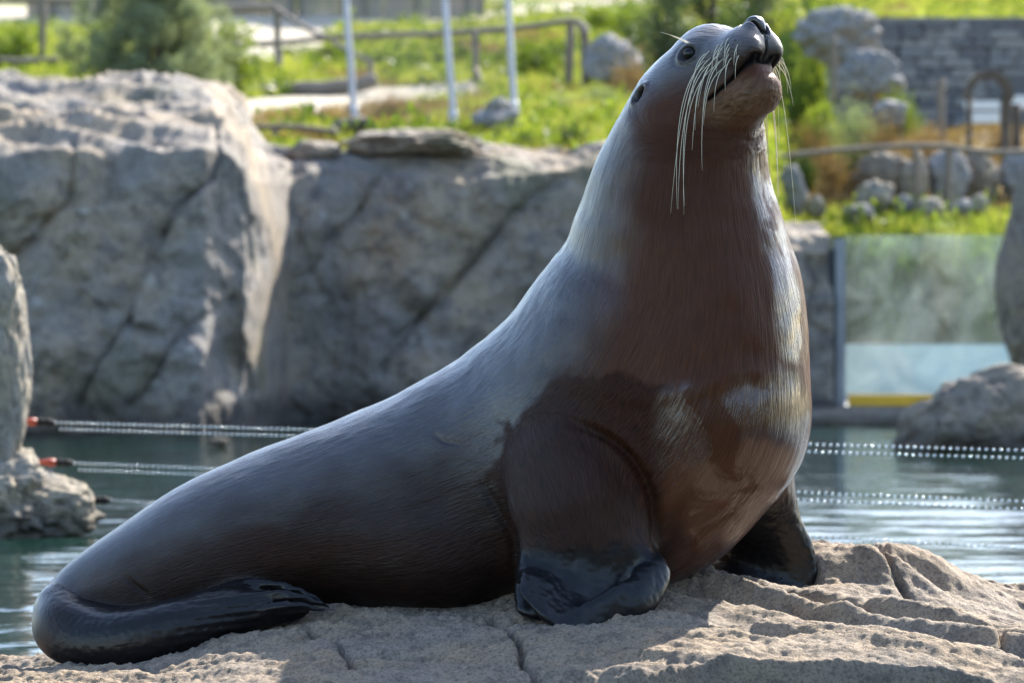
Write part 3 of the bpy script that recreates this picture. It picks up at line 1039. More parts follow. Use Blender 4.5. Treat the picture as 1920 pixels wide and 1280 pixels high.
for (u0, u1, v0, v1) in ((1808, 1874, 190, 206), (1811, 1874, 211, 231), (1891, 1950, 180, 203)):
    a, b = at(u0, v1, 44.6), at(u1, v0, 44.6)
    box('board', a, b + np.array((0, 0.03, 0)), wm2, bd, 0.004)

# ------------------------------------------------------------------ beaded wires across the water
bead_me = mesh_from('bead', uv_ball(10, 7)[0] * np.array((0.007, 0.007, 0.007)), uv_ball(10, 7)[1])
bead_m = NT('bead_steel')
bead_m.p(Base_Color=(0.72, 0.76, 0.76), Metallic=0.85, Roughness=0.12)
bead_me.materials.append(bead_m.m)
wire_m = plain('green_wire', (0.02, 0.04, 0.033), 0.9, 0.2, 20, Specular_IOR_Level=0.1)
ins_m = plain('black_insulator', (0.008, 0.007, 0.008), 0.8)
red_m = plain('red_clip', (0.42, 0.07, 0.035), 0.5)
for ri, (ul, vl, ur, vr, two, lab) in enumerate([
        (95, 792, 1960, 846, 0.034, 'topmost beaded twin wire stretched over the water from the rock column'),
        (130, 868, 1960, 942, 0.034, 'middle beaded twin wire stretched over the water from the rock column'),
        (200, 938, 1960, 1030, 0.0, 'lowest single beaded wire just above the water')]):
    A, B = at(ul, vl, 20.9), at(ur, vr, 17.4)
    B = A + (B - A) * 1.33
    root = empty('beaded_wire', A)
    tag(root, lab, 'wire', 'beaded wires across the pool')
    L = np.linalg.norm(B - A)
    T = (B - A) / L
    hid = []
    for k in range(2 if two else 1):
        o_ = np.array((0.03 * k, 0, -two * k))
        tt = np.linspace(0, 1, 40)[:, None]
        pts = (B - A) * tt + o_ - np.array((0, 0, 0.03)) * (4 * tt * (1 - tt)) + np.array((0, 0, 0.03)) * (4 * tt * (1 - tt))
        tube('wire', pts, 0.002, wire_m, root, 6)
        s = 0.03 if k else 0.0
        while s < L:
            p = T * s + o_
            q = A + p
            u_ = 960 + q[0] / q[1] * FPX
            lim = {0: 600, 1: 420, 2: 300}[ri]
            if u_ < lim or 1490 < u_ < 1940:
                b_ = link('bead', bead_me, None, root, p)
                b_.rotation_euler = (0, 0, s * 7)
            else:
                hid.append(p)
            s += 0.036
    bv_, bf_ = uv_ball(6, 4)
    hv = np.concatenate([bv_ * 0.0085 + p for p in hid])
    hf = np.concatenate([bf_ + i * len(bv_) for i in range(len(hid))])
    tag(link('beads', mesh_from('beads', hv, hf), bead_m.m, root), kind='stuff')
    # end fitting on the rock
    d = np.array((-1, 0, 0.03))
    tube('insulator', [d * 0.07, d * 0.055, d * 0.035, d * 0.02, d * -0.03], [0.014, 0.025, 0.015, 0.024, 0.008], ins_m, root, 10)
    tube('clip', [d * 0.20, d * 0.13, d * 0.10, d * 0.072], [0.010, 0.014, 0.022, 0.018], red_m, root, 8)
# ------------------------------------------------------------------ plants
def leaf_material(name, a, b, trans=0.45, rough=0.55):
    m = NT(name)
    oi = m.n('ObjectInfo').outputs['Random']
    n1 = m.noise(m.coord('Object'), 3.5, 3)
    f = m.math('ADD', m.math('MULTIPLY', n1, 0.9), m.math('MULTIPLY', m.math('SUBTRACT', oi, 0.5), 0.35))
    c = m.mix(m.ramp(f, [(0.3, 0.0), (0.62, 1.0)]), a, b)
    m.p(Base_Color=c, Roughness=rough, Specular_IOR_Level=0.35)
    tr = m.n('BsdfTranslucent')
    m.l(m.mix(1.0, c, (1.15, 1.15, 0.6), 'MULTIPLY'), tr.inputs[0])
    mx = m.n('MixShader')
    mx.inputs[0].default_value = trans
    m.l(m.b.outputs[0], mx.inputs[1])
    m.l(tr.outputs[0], mx.inputs[2])
    m.l(mx.outputs[0], m.out.inputs['Surface'])
    return m.m


L_GREEN = leaf_material('leaf_green', (0.055, 0.10, 0.016), (0.25, 0.315, 0.045))
L_DARK = leaf_material('leaf_dark', (0.020, 0.042, 0.014), (0.055, 0.095, 0.025))
L_SAGE = leaf_material('leaf_sage', (0.09, 0.125, 0.07), (0.25, 0.30, 0.18), 0.4)
L_RUST = leaf_material('leaf_rust', (0.15, 0.095, 0.045), (0.36, 0.24, 0.115), 0.3)
L_PINE = leaf_material('pine_needle', (0.12, 0.155, 0.11), (0.27, 0.32, 0.22), 0.45)
L_GRASS = leaf_material('grass_blade', (0.12, 0.165, 0.028), (0.37, 0.40, 0.095), 0.5)
L_DRYG = leaf_material('dry_blade', (0.18, 0.12, 0.055), (0.40, 0.29, 0.14), 0.3)
BARK = plain('bark', (0.12, 0.085, 0.06), 0.9, 0.4, 12)


def leaf_cloud(rs, n, size, clumps=14, aspect=0.5, spread=0.26):
    """leaf quads gathered in clumps inside a unit dome (z 0..1)"""
    cc = rs.normal(size=(clumps, 3))
    cc /= np.linalg.norm(cc, axis=1)[:, None]
    cc *= rs.uniform(0.35, 0.85, (clumps, 1))
    cc[:, 2] = np.abs(cc[:, 2]) * 0.95
    k = rs.randint(0, clumps, n)
    P = cc[k] + rs.normal(size=(n, 3)) * spread * rs.uniform(0.5, 1.1, (clumps, 1))[k]
    P[:, 2] = np.abs(P[:, 2])
    out = P + np.array((0, 0, 0.3)) + rs.normal(size=(n, 3)) * 0.7
    A = out / (np.linalg.norm(out, axis=1)[:, None] + 1e-6)
    B = np.cross(A, rs.normal(size=(n, 3)))
    B /= np.linalg.norm(B, axis=1)[:, None] + 1e-6
    s = size * rs.uniform(0.6, 1.4, (n, 1))
    V = np.stack([P, P + A * s * 0.5 + B * s * aspect * 0.5, P + A * s, P + A * s * 0.5 - B * s * aspect * 0.5], 1).reshape(-1, 3)
    return V, np.arange(n * 4).reshape(-1, 4)


def stems_mesh(rs, n=7, r=0.02):
    Vs, Fs, o = [], [], 0
    for i in range(n):
        a = rs.uniform(0, 6.28)
        e = np.array((math.cos(a) * rs.uniform(0.2, 0.6), math.sin(a) * rs.uniform(0.2, 0.6), rs.uniform(0.5, 0.9)))
        t = np.linspace(0, 1, 5)[:, None]
        V, F = tube_arrays(e * t + np.array((0, 0, 0.12)) * np.sin(t * 3), r * (1 - 0.7 * t[:, 0]), 5)
        Vs.append(V)
        Fs += [tuple(k + o for k in f) for f in F]
        o += len(V)
    return mesh_from('stems', np.concatenate(Vs), Fs)


SHRUB = {}
for kind, (mat, n, sz, asp) in {'green': (L_GREEN, 2600, 0.10, 0.55), 'dark': (L_DARK, 2600, 0.11, 0.5), 'sage': (L_SAGE, 3000, 0.08, 0.35), 'rust': (L_RUST, 2400, 0.10, 0.35)}.items():
    SHRUB[kind] = []
    for k in range(2):
        rs = np.random.RandomState(100 + k + len(SHRUB) * 10)
        V, F = leaf_cloud(rs, n, sz, 15, asp)
        fm = mesh_from('foliage', V, F, False)
        fm.materials.append(mat)
        sm = stems_mesh(rs)
        sm.materials.append(BARK)
        SHRUB[kind].append((fm, sm))


def shrub(u, v, Y, ru, rv, kind, label, i, group=None, base=None):
    """v is the base row of the plant; ru half width and rv height in photograph pixels"""
    k = Y / FPX
    p = at(u, v, Y)
    p[2] = min(p[2], float(hill_height(np.array([p[0]]), np.array([p[1]]))[0]) - 0.02)
    if base is not None:
        p[2] = base
    hgt = at(u, v, Y)[2] + rv * k - p[2]
    o = tag(empty('shrub', p, (0, 0, i * 2.1)), label, 'shrub', group)
    fm, sm = SHRUB[kind][i % 2]
    link('foliage', fm, None, o, None, None, (ru * k, ru * k, hgt))
    link('stems', sm, None, o, None, None, (ru * k, ru * k, hgt))
    return o


SH = [
    (760, 160, 50.5, 62, 66, 'green', 'bright green bush between the net posts behind the log rail'),
    (690, 158, 50.8, 40, 48, 'dark', 'dark low bush behind the log rail at the near net post'),
    (560, 118, 53.0, 60, 32, 'green', 'spreading green bush at the edge of the sandy slope'),
    (930, 160, 50.5, 48, 62, 'green', 'green bush behind the post of the hollowed stone block'),
    (1010, 150, 50.0, 60, 70, 'green', 'wide green bush before the twin end posts of the log rail'),
    (995, 290, 38.6, 62, 52, 'green', 'low bright bush growing at the cliff edge beside the stone block'),
    (1065, 292, 38.8, 52, 60, 'dark', 'dark green bush at the cliff edge near the sea lion back'),
    (1110, 262, 41.0, 56, 60, 'green', 'leafy green bush on the slope beneath the sage bush'),
    (1125, 205, 44.5, 48, 50, 'sage', 'grey green sage bush below the pale grey boulder'),
    (1180, 180, 46.0, 52, 60, 'rust', 'rust coloured dry bush behind the back of the sea lion head'),
    (1195, 80, 54.0, 60, 70, 'green', 'bright green bush on the upper slope behind the pale boulder'),
    (1130, 52, 57.0, 70, 40, 'green', 'low bright bush along the top of the slope'),
    (1520, 150, 49.0, 46, 80, 'green', 'leafy green bush left of the stacked grey boulders'),
    (1500, 95, 52.0, 50, 90, 'dark', 'dark bush behind the sea lion nose'),
    (1600, 245, 44.6, 60, 72, 'sage', 'round sage bush growing below the stacked boulders'),
    (1540, 240, 45.0, 50, 50, 'green', 'small yellow green bush beside the round sage bush'),
    (1520, 285, 43.4, 46, 48, 'rust', 'dry rust bush just above the driftwood rail'),
    (1650, 268, 43.6, 60, 34, 'rust', 'low dry orange bush below the grassy ledge'),
    (1740, 265, 44.2, 60, 26, 'rust', 'low dry orange bush at the foot of the wooden post'),
    (1560, 368, 41.8, 52, 80, 'rust', 'large dry orange bush hanging below the driftwood rail'),
    (1500, 330, 42.2, 40, 50, 'dark', 'dark bush under the driftwood rail near the sea lion chest'),
    (1610, 330, 42.8, 44, 46, 'dark', 'dark scrubby bush above the round blue grey boulder'),
    (1690, 196, 46.8, 44, 20, 'green', 'bright grassy tuft on the ledge beside the lower grey boulder'),
    (1880, 275, 45.0, 50, 30, 'rust', 'dry bush growing behind the timber arch'),
    (620, 120, 51.5, 44, 34, 'dark', 'dark bush under the sloping brace of the log rail'),
    (850, 140, 51.0, 40, 50, 'dark', 'dark olive bush right behind the middle net post'),
    (835, 92, 54.5, 60, 34, 'green', 'low green bush above the log rail behind the middle net post'),
    (980, 96, 54.0, 54, 36, 'rust', 'brownish bush above the log rail near its bend'),
    (1040, 120, 51.5, 44, 40, 'dark', 'dark bush tucked behind the twin end posts of the log rail'),
    (1050, 222, 43.0, 50, 42, 'sage', 'pale sage bush between the stone block and the leafy bush'),
    (900, 195, 44.0, 42, 22, 'rust', 'low rusty bush at the end of the sandy path'),
    (740, 205, 43.0, 66, 22, 'rust', 'low rusty ground bush in front of the sandy path'),
    (470, 130, 49.0, 30, 34, 'sage', 'pale bush beside the sapling at the sandy slope'),
    (30, 95, 50.0, 60, 40, 'green', 'leafy bush behind the log fence left of the pine'),
    (1240, 240, 42.0, 50, 60, 'dark', 'dark bush hidden behind the sea lion cheek'),
]
for i, s in enumerate(SH):
    shrub(*s, i, 'shrubs on the slope')
# planting seen through the glass
for i, (u, rv, kind, lab) in enumerate([(1560, 92, 'dark', 'dark leafy bush behind the glass next to its grey side post'), (1622, 100, 'dark', 'dark leafy bush behind the glass, second from the grey side post'),
                                        (1668, 112, 'green', 'light green bush behind the glass between two dark ones'), (1722, 104, 'dark', 'dark leafy bush behind the middle of the viewing glass'),
                                        (1776, 116, 'sage', 'pale sage bush behind the viewing glass'), (1832, 120, 'green', 'light green bush behind the glass beside the tall rock pillar'),
                                        (1890, 104, 'dark', 'dark leafy bush behind the glass at the tall rock pillar')]):
    shrub(u, 565, 38.95, 76, rv + 18, kind, lab, i + 1, 'bushes behind the viewing glass', 0.60)

# trees behind the head: thin trunks with loose foliage
def tree(u, v, Y, h, cr, seed, kind, label, group=None, needles=False, n=5000, stems=3, lean=0.0):
    rs = np.random.RandomState(seed)
    p = at(u, v, Y)
    p[2] = min(p[2], float(hill_height(np.array([p[0]]), np.array([p[1]]))[0])) - 0.03
    o = tag(empty('pine_tree' if needles else 'tree', p), label, 'tree', group)
    Vs, Fs, off, tips = [], [], 0, []

    def add(pts, r):
        nonlocal off
        V, F = tube_arrays(pts, r, 6)
        Vs.append(V)
        Fs.extend([tuple(k + off for k in f) for f in F])
        off += len(V)
    for s in range(stems):
        a = rs.uniform(0, 6.28)
        t = np.linspace(0, 1, 9)[:, None]
        top = np.array((math.cos(a) * cr * 0.35 + lean, math.sin(a) * cr * 0.35, h * rs.uniform(0.8, 1.0)))
        pts = top * t + np.array((rs.normal() * 0.05, rs.normal() * 0.05, 0)) * np.sin(t * 3.1)
        add(pts, 0.045 * h / 2 * (1 - 0.8 * t[:, 0]))
        for b in range(13):
            tb = rs.uniform(0.12, 0.97)
            q = top * tb
            a2 = rs.uniform(0, 6.28)
            ln = cr * (1.05 - 0.5 * tb) * rs.uniform(0.5, 1.0)
            e2 = np.array((math.cos(a2) * ln, math.sin(a2) * ln, ln * rs.uniform(0.15, 0.6)))
            t2 = np.linspace(0, 1, 5)[:, None]
            add(q + e2 * t2 + np.array((0, 0, -0.08)) * np.sin(t2 * 3.1) * ln, 0.012 * h / 2 * (1 - 0.75 * t2[:, 0]))
            for _ in range(7):
                tips.append(q + e2 * rs.uniform(0.35, 1.05) + rs.normal(size=3) * ln * 0.16)
    link('trunk', mesh_from('trunk', np.concatenate(Vs), Fs), BARK, o)
    tips = np.array(tips)
    k = rs.randint(0, len(tips), n)
    if needles:
        nn = n
        base = tips[k] + rs.normal(size=(nn, 3)) * 0.035
        dr = rs.normal(size=(nn, 3)) + np.array((0, 0, 0.7))
        dr /= np.linalg.norm(dr, axis=1)[:, None]
        sd = np.cross(dr, rs.normal(size=(nn, 3)))
        sd /= np.linalg.norm(sd, axis=1)[:, None]
        ln = rs.uniform(0.07, 0.14, (nn, 1))
        V = np.stack([base - sd * 0.0035, base + sd * 0.0035, base + dr * ln], 1).reshape(-1, 3)
        F = np.arange(nn * 3).reshape(-1, 3)
        link('crown', mesh_from('crown', V, F, False), L_PINE, o)
    else:
        base = tips[k] + rs.normal(size=(n, 3)) * 0.07
        A = rs.normal(size=(n, 3))
        A /= np.linalg.norm(A, axis=1)[:, None]
        B = np.cross(A, rs.normal(size=(n, 3)))
        B /= np.linalg.norm(B, axis=1)[:, None]
        s = rs.uniform(0.04, 0.09, (n, 1))
        V = np.stack([base, base + A * s * .5 + B * s * .25, base + A * s, base + A * s * .5 - B * s * .25], 1).reshape(-1, 3)
        link('crown', mesh_from('crown', V, np.arange(n * 4).reshape(-1, 4), False), {'sage': L_SAGE, 'dark': L_DARK, 'green': L_GREEN}[kind], o)
    return o


tree(280, 170, 41.5, 2.3, 1.0, 11, 'pine', 'bushy blue green young pine growing behind the domed cliff', None, True, 60000, 6)
tree(1245, 130, 49.0, 1.5, 0.45, 13, 'sage', 'slim grey green tree behind the sea lion head', 'slim trees on the slope', False, 3500, 3)
tree(1330, 130, 51.5, 1.9, 0.55, 14, 'dark', 'darker slim tree straight behind the raised muzzle', 'slim trees on the slope', False, 3200, 3)
tree(1420, 110, 53.0, 1.8, 0.6, 15, 'sage', 'loose pale green tree on the slope right of the muzzle', 'slim trees on the slope', False, 3200, 3)
# planter soil the bushes behind the glass grow in
box_soil = box('planter_soil', (gx0 - 0.05, 38.6, 0.0), (gx1, 39.4, 0.60), plain('soil', (0.10, 0.075, 0.05), 0.95))
tag(box_soil, 'planting soil behind the low wall', kind='structure')
tree(440, 170, 43.0, 1.0, 0.28, 16, 'green', 'small thin yellow green sapling beside the young pine', None, False, 1200, 3)


# ------------------------------------------------------------------ grass and ground cover
def blades(x, y, z, hmin, hmax, wd, rs, per=4):
    n = len(x)
    B = np.repeat(np.stack([x, y, z], 1), per, 0)
    m_ = len(B)
    B[:, :2] += rs.normal(size=(m_, 2)) * 0.035
    h = rs.uniform(hmin, hmax, m_)
    a = rs.uniform(0, 6.28, m_)
    ln = rs.normal(size=(m_, 2)) * 0.35 * h[:, None]
    W = np.stack([np.cos(a), np.sin(a), np.zeros(m_)], 1) * wd
    T = B + np.concatenate([ln, h[:, None]], 1)
    V = np.stack([B - W, B + W, T], 1).reshape(-1, 3)
    return V, np.arange(m_ * 3).reshape(-1, 3)


def scatter(n, seed, keep):
    rs = np.random.RandomState(seed)
    y = 37.4 + (66 - 37.4) * rs.uniform(0, 1, n) ** 1.25
    x = rs.uniform(-1.75, 1.45, n) * y * 0.125
    z = hill_height(x, y)
    u, v = to_px(x, y, z)
    pn = noise(np.stack([x * 0.9, y * 0.6, z * 0 + 4], 1))
    sandy = ((np.abs(v - np.interp(u, [380, 440, 660, 890, 930], [215, 205, 186, 170, 170])) < 17) & (u > 400) & (u < 905))
    sandy |= (u > 350) & (np.abs(v - np.interp(u, [0, 380, 430, 600, 620, 900, 1200, 1500], [30, 40, 78, 66, 44, 34, 6, -20])) < 42 - np.interp(u, [0, 380, 430, 600, 640, 1200], [22, 20, -8, -2, 30, 33]))
    sandy |= (u < 430) & (np.abs(v - 34) < 20)
    k = keep(u, v, pn) & ~sandy & ~((u > 1540) & (y > 49.6) & (y < 50.7)) & ~((u > 1440) & (y < 39.7))
    return x[k], y[k], z[k] - 0.01, rs


dryzone = lambda u, v: 0.7 * np.exp(-((v - 225) / 26) ** 2) * (u > 420) * (u < 960) + 0.8 * (u > 1480) * (v > 215) * (v < 410)
lawn = lambda u, v: (u > 1440) & (v > 402)
xg, yg, zg, rs = scatter(100000, 51, lambda u, v, p: (p + dryzone(u, v) < 0.36) | lawn(u, v))
V, F = blades(xg, yg, zg, 0.05, 0.17, 0.010, rs)
tag(link('grass', mesh_from('grass', V, F, False), L_GRASS), 'bright green grass covering the hillside', 'grass', kind='stuff')
xg, yg, zg, rs = scatter(57000, 52, lambda u, v, p: (p + dryzone(u, v) > 0.24) & ~lawn(u, v))
V, F = blades(xg, yg, zg, 0.04, 0.14, 0.010, rs)
tag(link('dry_grass', mesh_from('dry_grass', V, F, False), L_DRYG), 'dry orange brown ground cover on the hillside', 'grass', kind='stuff')
# leafy weeds
xg, yg, zg, rs = scatter(3700, 53, lambda u, v, p: ((p < 0.25) & (dryzone(u, v) < 0.3)) | lawn(u, v))
Vl, Fl, o_ = [], [], 0
for i in range(len(xg)):
    V, F = leaf_cloud(rs, 26, 0.45, 4, 0.5, 0.3)
    Vl.append(V * rs.uniform(0.09, 0.24) + np.array((xg[i], yg[i], zg[i])))
    Fl.append(F + o_)
    o_ += len(V)
tag(link('weeds', mesh_from('weeds', np.concatenate(Vl), np.concatenate(Fl), False), L_GREEN), 'low leafy green weeds dotted over the hillside', 'weeds', kind='stuff')
# ------------------------------------------------------------------ sea lion
PX = 1.0 / 640.0          # metres per photograph pixel at the animal


def smin(a, b, k):
    h = np.clip(0.5 + 0.5 * (b - a) / k, 0, 1)
    return b + (a - b) * h - k * h * (1 - h)


def ellip(P, c, r, A=None):
    w_ = P - np.asarray(c, np.float32)
    if A is not None:
        w_ = w_ @ np.asarray(A, np.float32).T
    r = np.asarray(r, np.float32)
    k0 = np.linalg.norm(w_ / r, axis=1)
    k1 = np.linalg.norm(w_ / (r * r), axis=1) + 1e-9
    return k0 * (k0 - 1.0) / k1


class Chain:
    """tapered limb with elliptical sections along a smooth spine"""
    def __init__(self, rows, n, depth=(0, 1, 0), depth2=None):
        rows = np.array([[*at(u, v, Y), ra * PX, rb * PX] for (u, v, Y, ra, rb) in rows])
        S = spline(rows, n)
        self.p = S[:, :3].astype(np.float32)
        self.r = (0.5 * (S[:, 3] + S[:, 4])).astype(np.float32)
        seg = np.diff(self.p, axis=0)
        self.L2 = (seg ** 2).sum(1)
        self.seg = seg
        # dense smooth table: position, radii, frame, arc length
        K = self.K = 1200
        D = spline(rows, K)
        for _ in range(3):
            D[1:-1, 3:] = 0.25 * D[:-2, 3:] + 0.5 * D[1:-1, 3:] + 0.25 * D[2:, 3:]
        T = np.gradient(D[:, :3], axis=0)
        self.d1 = T.astype(np.float32)
        k = np.ones(61) / 61
        for j in range(3):
            T[:, j] = np.convolve(np.pad(T[:, j], 30, 'edge'), k, 'valid')
        T /= np.linalg.norm(T, axis=1)[:, None]
        f = np.linspace(0, 1, K)[:, None]
        d0 = np.asarray(depth, float)
        B = d0 * (1 - f) + (d0 if depth2 is None else np.asarray(depth2, float)) * f
        B = B - T * (B * T).sum(1)[:, None]
        B /= np.linalg.norm(B, axis=1)[:, None]
        self.tab = np.concatenate([D, T, B, np.cross(B, T)], 1).astype(np.float32)
        self.cum = np.concatenate([[0], np.cumsum(np.linalg.norm(np.diff(D[:, :3], axis=0), axis=1))]).astype(np.float32)

    def d(self, P, flow=False, margin=0.10):
        if not flow:
            rr = self.tab[:, 3:5].max(1)[:, None]
            lo, hi = (self.tab[:, :3] - rr).min(0), (self.tab[:, :3] + rr).max(0)
            out = np.linalg.norm(np.maximum(np.maximum(lo - P, P - hi), 0), axis=1)
            k = np.flatnonzero(out < margin)
            out += 0.04
            if len(k):
                out[k] = self._d(P[k])
            return out
        return self._d(P, True)

    def _d(self, P, flow=False):
        best = np.full(len(P), 9e9, np.float32)
        g = np.zeros(len(P), np.float32)
        for i in range(len(self.L2)):
            w0 = P - self.p[i]
            t = np.clip(w0 @ self.seg[i] / self.L2[i], 0, 1)
            w1 = w0 - t[:, None] * self.seg[i]
            d_ = (w1 * w1).sum(1)
            m_ = d_ < best
            best = np.where(m_, d_, best)
            g = np.where(m_, i + t, g)
        g = g * ((self.K - 1) / len(self.L2))
        for _ in range(3):
            i = np.clip(g, 0, self.K - 1.001).astype(np.int32)
            fr = (g - i)[:, None]
            q = self.tab[i, :3] * (1 - fr) + self.tab[i + 1, :3] * fr
            d1 = self.d1[i] * (1 - fr) + self.d1[i + 1] * fr
            st = ((P - q) * d1).sum(1) / (d1 * d1).sum(1)
            g = np.clip(g + np.clip(st, -40, 40), 0, self.K - 1.001)
        i = g.astype(np.int32)
        fr = (g - i)[:, None]
        W = self.tab[i] * (1 - fr) + self.tab[i + 1] * fr
        w1 = P - W[:, :3]
        ra, rb = W[:, 3], W[:, 4]
        rt = 0.5 * (ra + rb)
        d1 = self.d1[i]
        wtt = (w1 * d1).sum(1) / np.sqrt((d1 * d1).sum(1))
        wb = (w1 * W[:, 8:11]).sum(1)
        wn = (w1 * W[:, 11:14]).sum(1)
        k0 = np.sqrt((wn / ra) ** 2 + (wb / rb) ** 2 + (wtt / rt) ** 2)
        k1 = np.sqrt((wn / ra ** 2) ** 2 + (wb / rb ** 2) ** 2 + (wtt / rt ** 2) ** 2) + 1e-9
        d_ = k0 * (k0 - 1) / k1
        if flow:
            return d_, np.interp(g, np.arange(self.K), self.cum).astype(np.float32) + wtt, np.arctan2(wn, -wb)
        return d_


YAW_C = R(34)
TORSO = Chain([
    (84, 1172, 11.97, 26, 28), (116, 1148, 12.00, 56, 60), (165, 1122, 12.04, 80, 85), (265, 1080, 12.08, 106, 115), (400, 1027, 12.12, 137, 145),
    (550, 985, 12.15, 160, 170), (700, 948, 12.17, 181, 190), (850, 905, 12.17, 205, 205), (1000, 848, 12.14, 230, 225),
    (1120, 765, 12.08, 241, 232), (1212, 655, 12.03, 247, 228), (1262, 540, 11.99, 234, 205), (1276, 430, 11.95, 203, 180),
    (1286, 325, 11.92, 170, 152), (1306, 235, 11.90, 137, 128), (1326, 165, 11.88, 100, 95), (1340, 110, 11.86, 55, 55)], 30, (0, 1, 0), (math.sin(YAW_C), math.cos(YAW_C), 0))
ARM = Chain([
    (1022, 770, 11.90, 60, 55), (1052, 850, 11.80, 108, 84), (1078, 930, 11.72, 126, 80), (1098, 1005, 11.69, 126, 62), (1096, 1060, 11.67, 128, 44),
    (1088, 1115, 11.62, 128, 28), (1078, 1152, 11.54, 124, 17)], 22, (-0.12, 1, 0))
ARM_LOBE = Chain([
    (1190, 1036, 11.69, 26, 36), (1224, 1064, 11.65, 27, 28), (1218, 1092, 11.60, 34, 20), (1186, 1126, 11.54, 40, 15), (1110, 1152, 11.50, 26, 11)], 14)
ARM_HEEL = Chain([(1010, 1040, 11.69, 34, 30), (1002, 1100, 11.64, 34, 22), (1004, 1142, 11.57, 34, 14)], 8, (-0.12, 1, 0))
ARM_FAR = Chain([
    (1400, 880, 12.16, 92, 80), (1424, 970, 12.28, 84, 56), (1434, 1030, 12.32, 102, 36), (1432, 1072, 12.32, 114, 24), (1418, 1098, 12.28, 118, 15)], 16, (0.25, 1, 0))
HIND = Chain([
    (116, 1150, 11.98, 56, 60), (118, 1182, 11.90, 56, 56), (160, 1206, 11.82, 50, 46), (240, 1203, 11.76, 50, 40), (340, 1178, 11.76, 46, 38),
    (430, 1150, 11.80, 42, 32), (510, 1140, 11.82, 34, 22), (565, 1140, 11.83, 22, 13)], 26)
HIND_TOP = Chain([
    (140, 1150, 11.93, 30, 60), (220, 1158, 11.86, 20, 62), (320, 1140, 11.84, 17, 60), (400, 1120, 11.87, 20, 46), (460, 1104, 11.9, 18, 34), (530, 1112, 11.92, 12, 24)], 18)
TOES = [Chain([(420, 1112, 11.9, 13, 12), (475, 1095, 11.88, 11, 10), (540, 1102, 11.86, 9, 8), (598, 1124, 11.85, 5, 5)], 9),
        Chain([(440, 1132, 11.85, 13, 10), (510, 1116, 11.8, 11, 9), (570, 1122, 11.79, 8, 7), (616, 1137, 11.8, 4, 4)], 9),
        Chain([(470, 1150, 11.79, 14, 10), (540, 1136, 11.76, 10, 9), (604, 1142, 11.77, 4, 4)], 8)]

# head frame: F forward along the muzzle, U crown, S towards the animal's left
H_PITCH, H_YAW = R(22), R(42)
HF = np.array((math.cos(H_PITCH) * math.cos(H_YAW), -math.cos(H_PITCH) * math.sin(H_YAW), math.sin(H_PITCH)))
HU = np.array((-math.sin(H_PITCH) * math.cos(H_YAW), math.sin(H_PITCH) * math.sin(H_YAW), math.cos(H_PITCH)))
HS = np.array((math.sin(H_YAW), math.cos(H_YAW), 0.0))
HA = np.stack([HF, HU, HS])
HO = at(1332, 105, 11.82)


def hp(f, u, s):
    return HO + (f * HF + u * HU + s * HS) * PX


def head_local(P):
    return ((P - HO.astype(np.float32)) @ HA.T.astype(np.float32)) / PX


def hell(L, c, r, pitch=0.0):
    """ellipsoid in head pixels, optionally pitched in the F-U plane"""
    w_ = L - np.asarray(c, np.float32)
    if pitch:
        cp, sp = math.cos(pitch), math.sin(pitch)
        w_ = np.stack([w_[:, 0] * cp + w_[:, 1] * sp, -w_[:, 0] * sp + w_[:, 1] * cp, w_[:, 2]], 1)
    r = np.asarray(r, np.float32)
    k0 = np.linalg.norm(w_ / r, axis=1)
    k1 = np.linalg.norm(w_ / (r * r), axis=1) + 1e-9
    return k0 * (k0 - 1.0) / k1


def d_head(P):
    L = head_local(P)
    M = L.copy()
    M[:, 2] = np.abs(M[:, 2])
    d = hell(L, (-48, -38, 0), (112, 80, 86), R(16))
    d = smin(d, hell(L, (-110, -98, 0), (95, 84, 88), R(30)), 60)
    d = smin(d, hell(L, (-5, -6, 0), (48, 46, 56)), 30)                 # brow and forehead
    d = smin(d, hell(L, (56, -22, 0), (80, 38, 58), R(13)), 24)           # muzzle bridge
    d = smin(d, hell(M, (84, -36, 27), (50, 33, 38), R(12)), 16)           # whisker pads
    d = smin(d, hell(L, (116, 4, 0), (19, 22, 27), R(-20)), 9)            # nose pad
    d = smin(d, hell(L, (-14, -90, 0), (104, 56, 72), R(16)), 26)         # cheeks and jaw
    d = smin(d, hell(L, (56, -106, 0), (62, 45, 56), R(6)), 20)            # chin
    d = smin(d, hell(L, (64, -68, 0), (46, 22, 48)), 8)                   # closed lips
    d = smin(d, hell(M, (4, 13, 50), (20, 11, 14)), 14)                   # brow ridge over the eye
    return d * PX


def d_body(P):
    P = np.asarray(P, np.float32)
    d = TORSO.d(P)
    d = smin(d, ellip(P, at(1312, 775, 11.92), np.array((208, 205, 210)) * PX), 0.10)
    d = smin(d, ellip(P, at(1322, 620, 11.94), np.array((180, 172, 200)) * PX), 0.12)
    d = smin(d, ellip(P, at(1240, 880, 11.96), np.array((188, 195, 204)) * PX), 0.10)
    d = smin(d, ellip(P, at(1090, 905, 12.10), np.array((215, 215, 225)) * PX), 0.08)
    d = smin(d, ellip(P, at(800, 1010, 12.14), np.array((260, 190, 148)) * PX), 0.06)
    d = smin(d, ellip(P, at(1120, 1030, 12.06), np.array((180, 170, 110)) * PX), 0.05)
    arm = smin(smin(ARM.d(P), ARM_LOBE.d(P), 0.045), ARM_HEEL.d(P), 0.03)
    d = smin(d, arm, 0.036)
    d = smin(d, ARM_FAR.d(P), 0.03)
    hind = smin(HIND.d(P), HIND_TOP.d(P), 0.03)
    for t in TOES:
        hind = smin(hind, t.d(P), 0.006)
    d = smin(d, hind, 0.012)
    d = smin(d, d_head(P), 0.075)
    return d


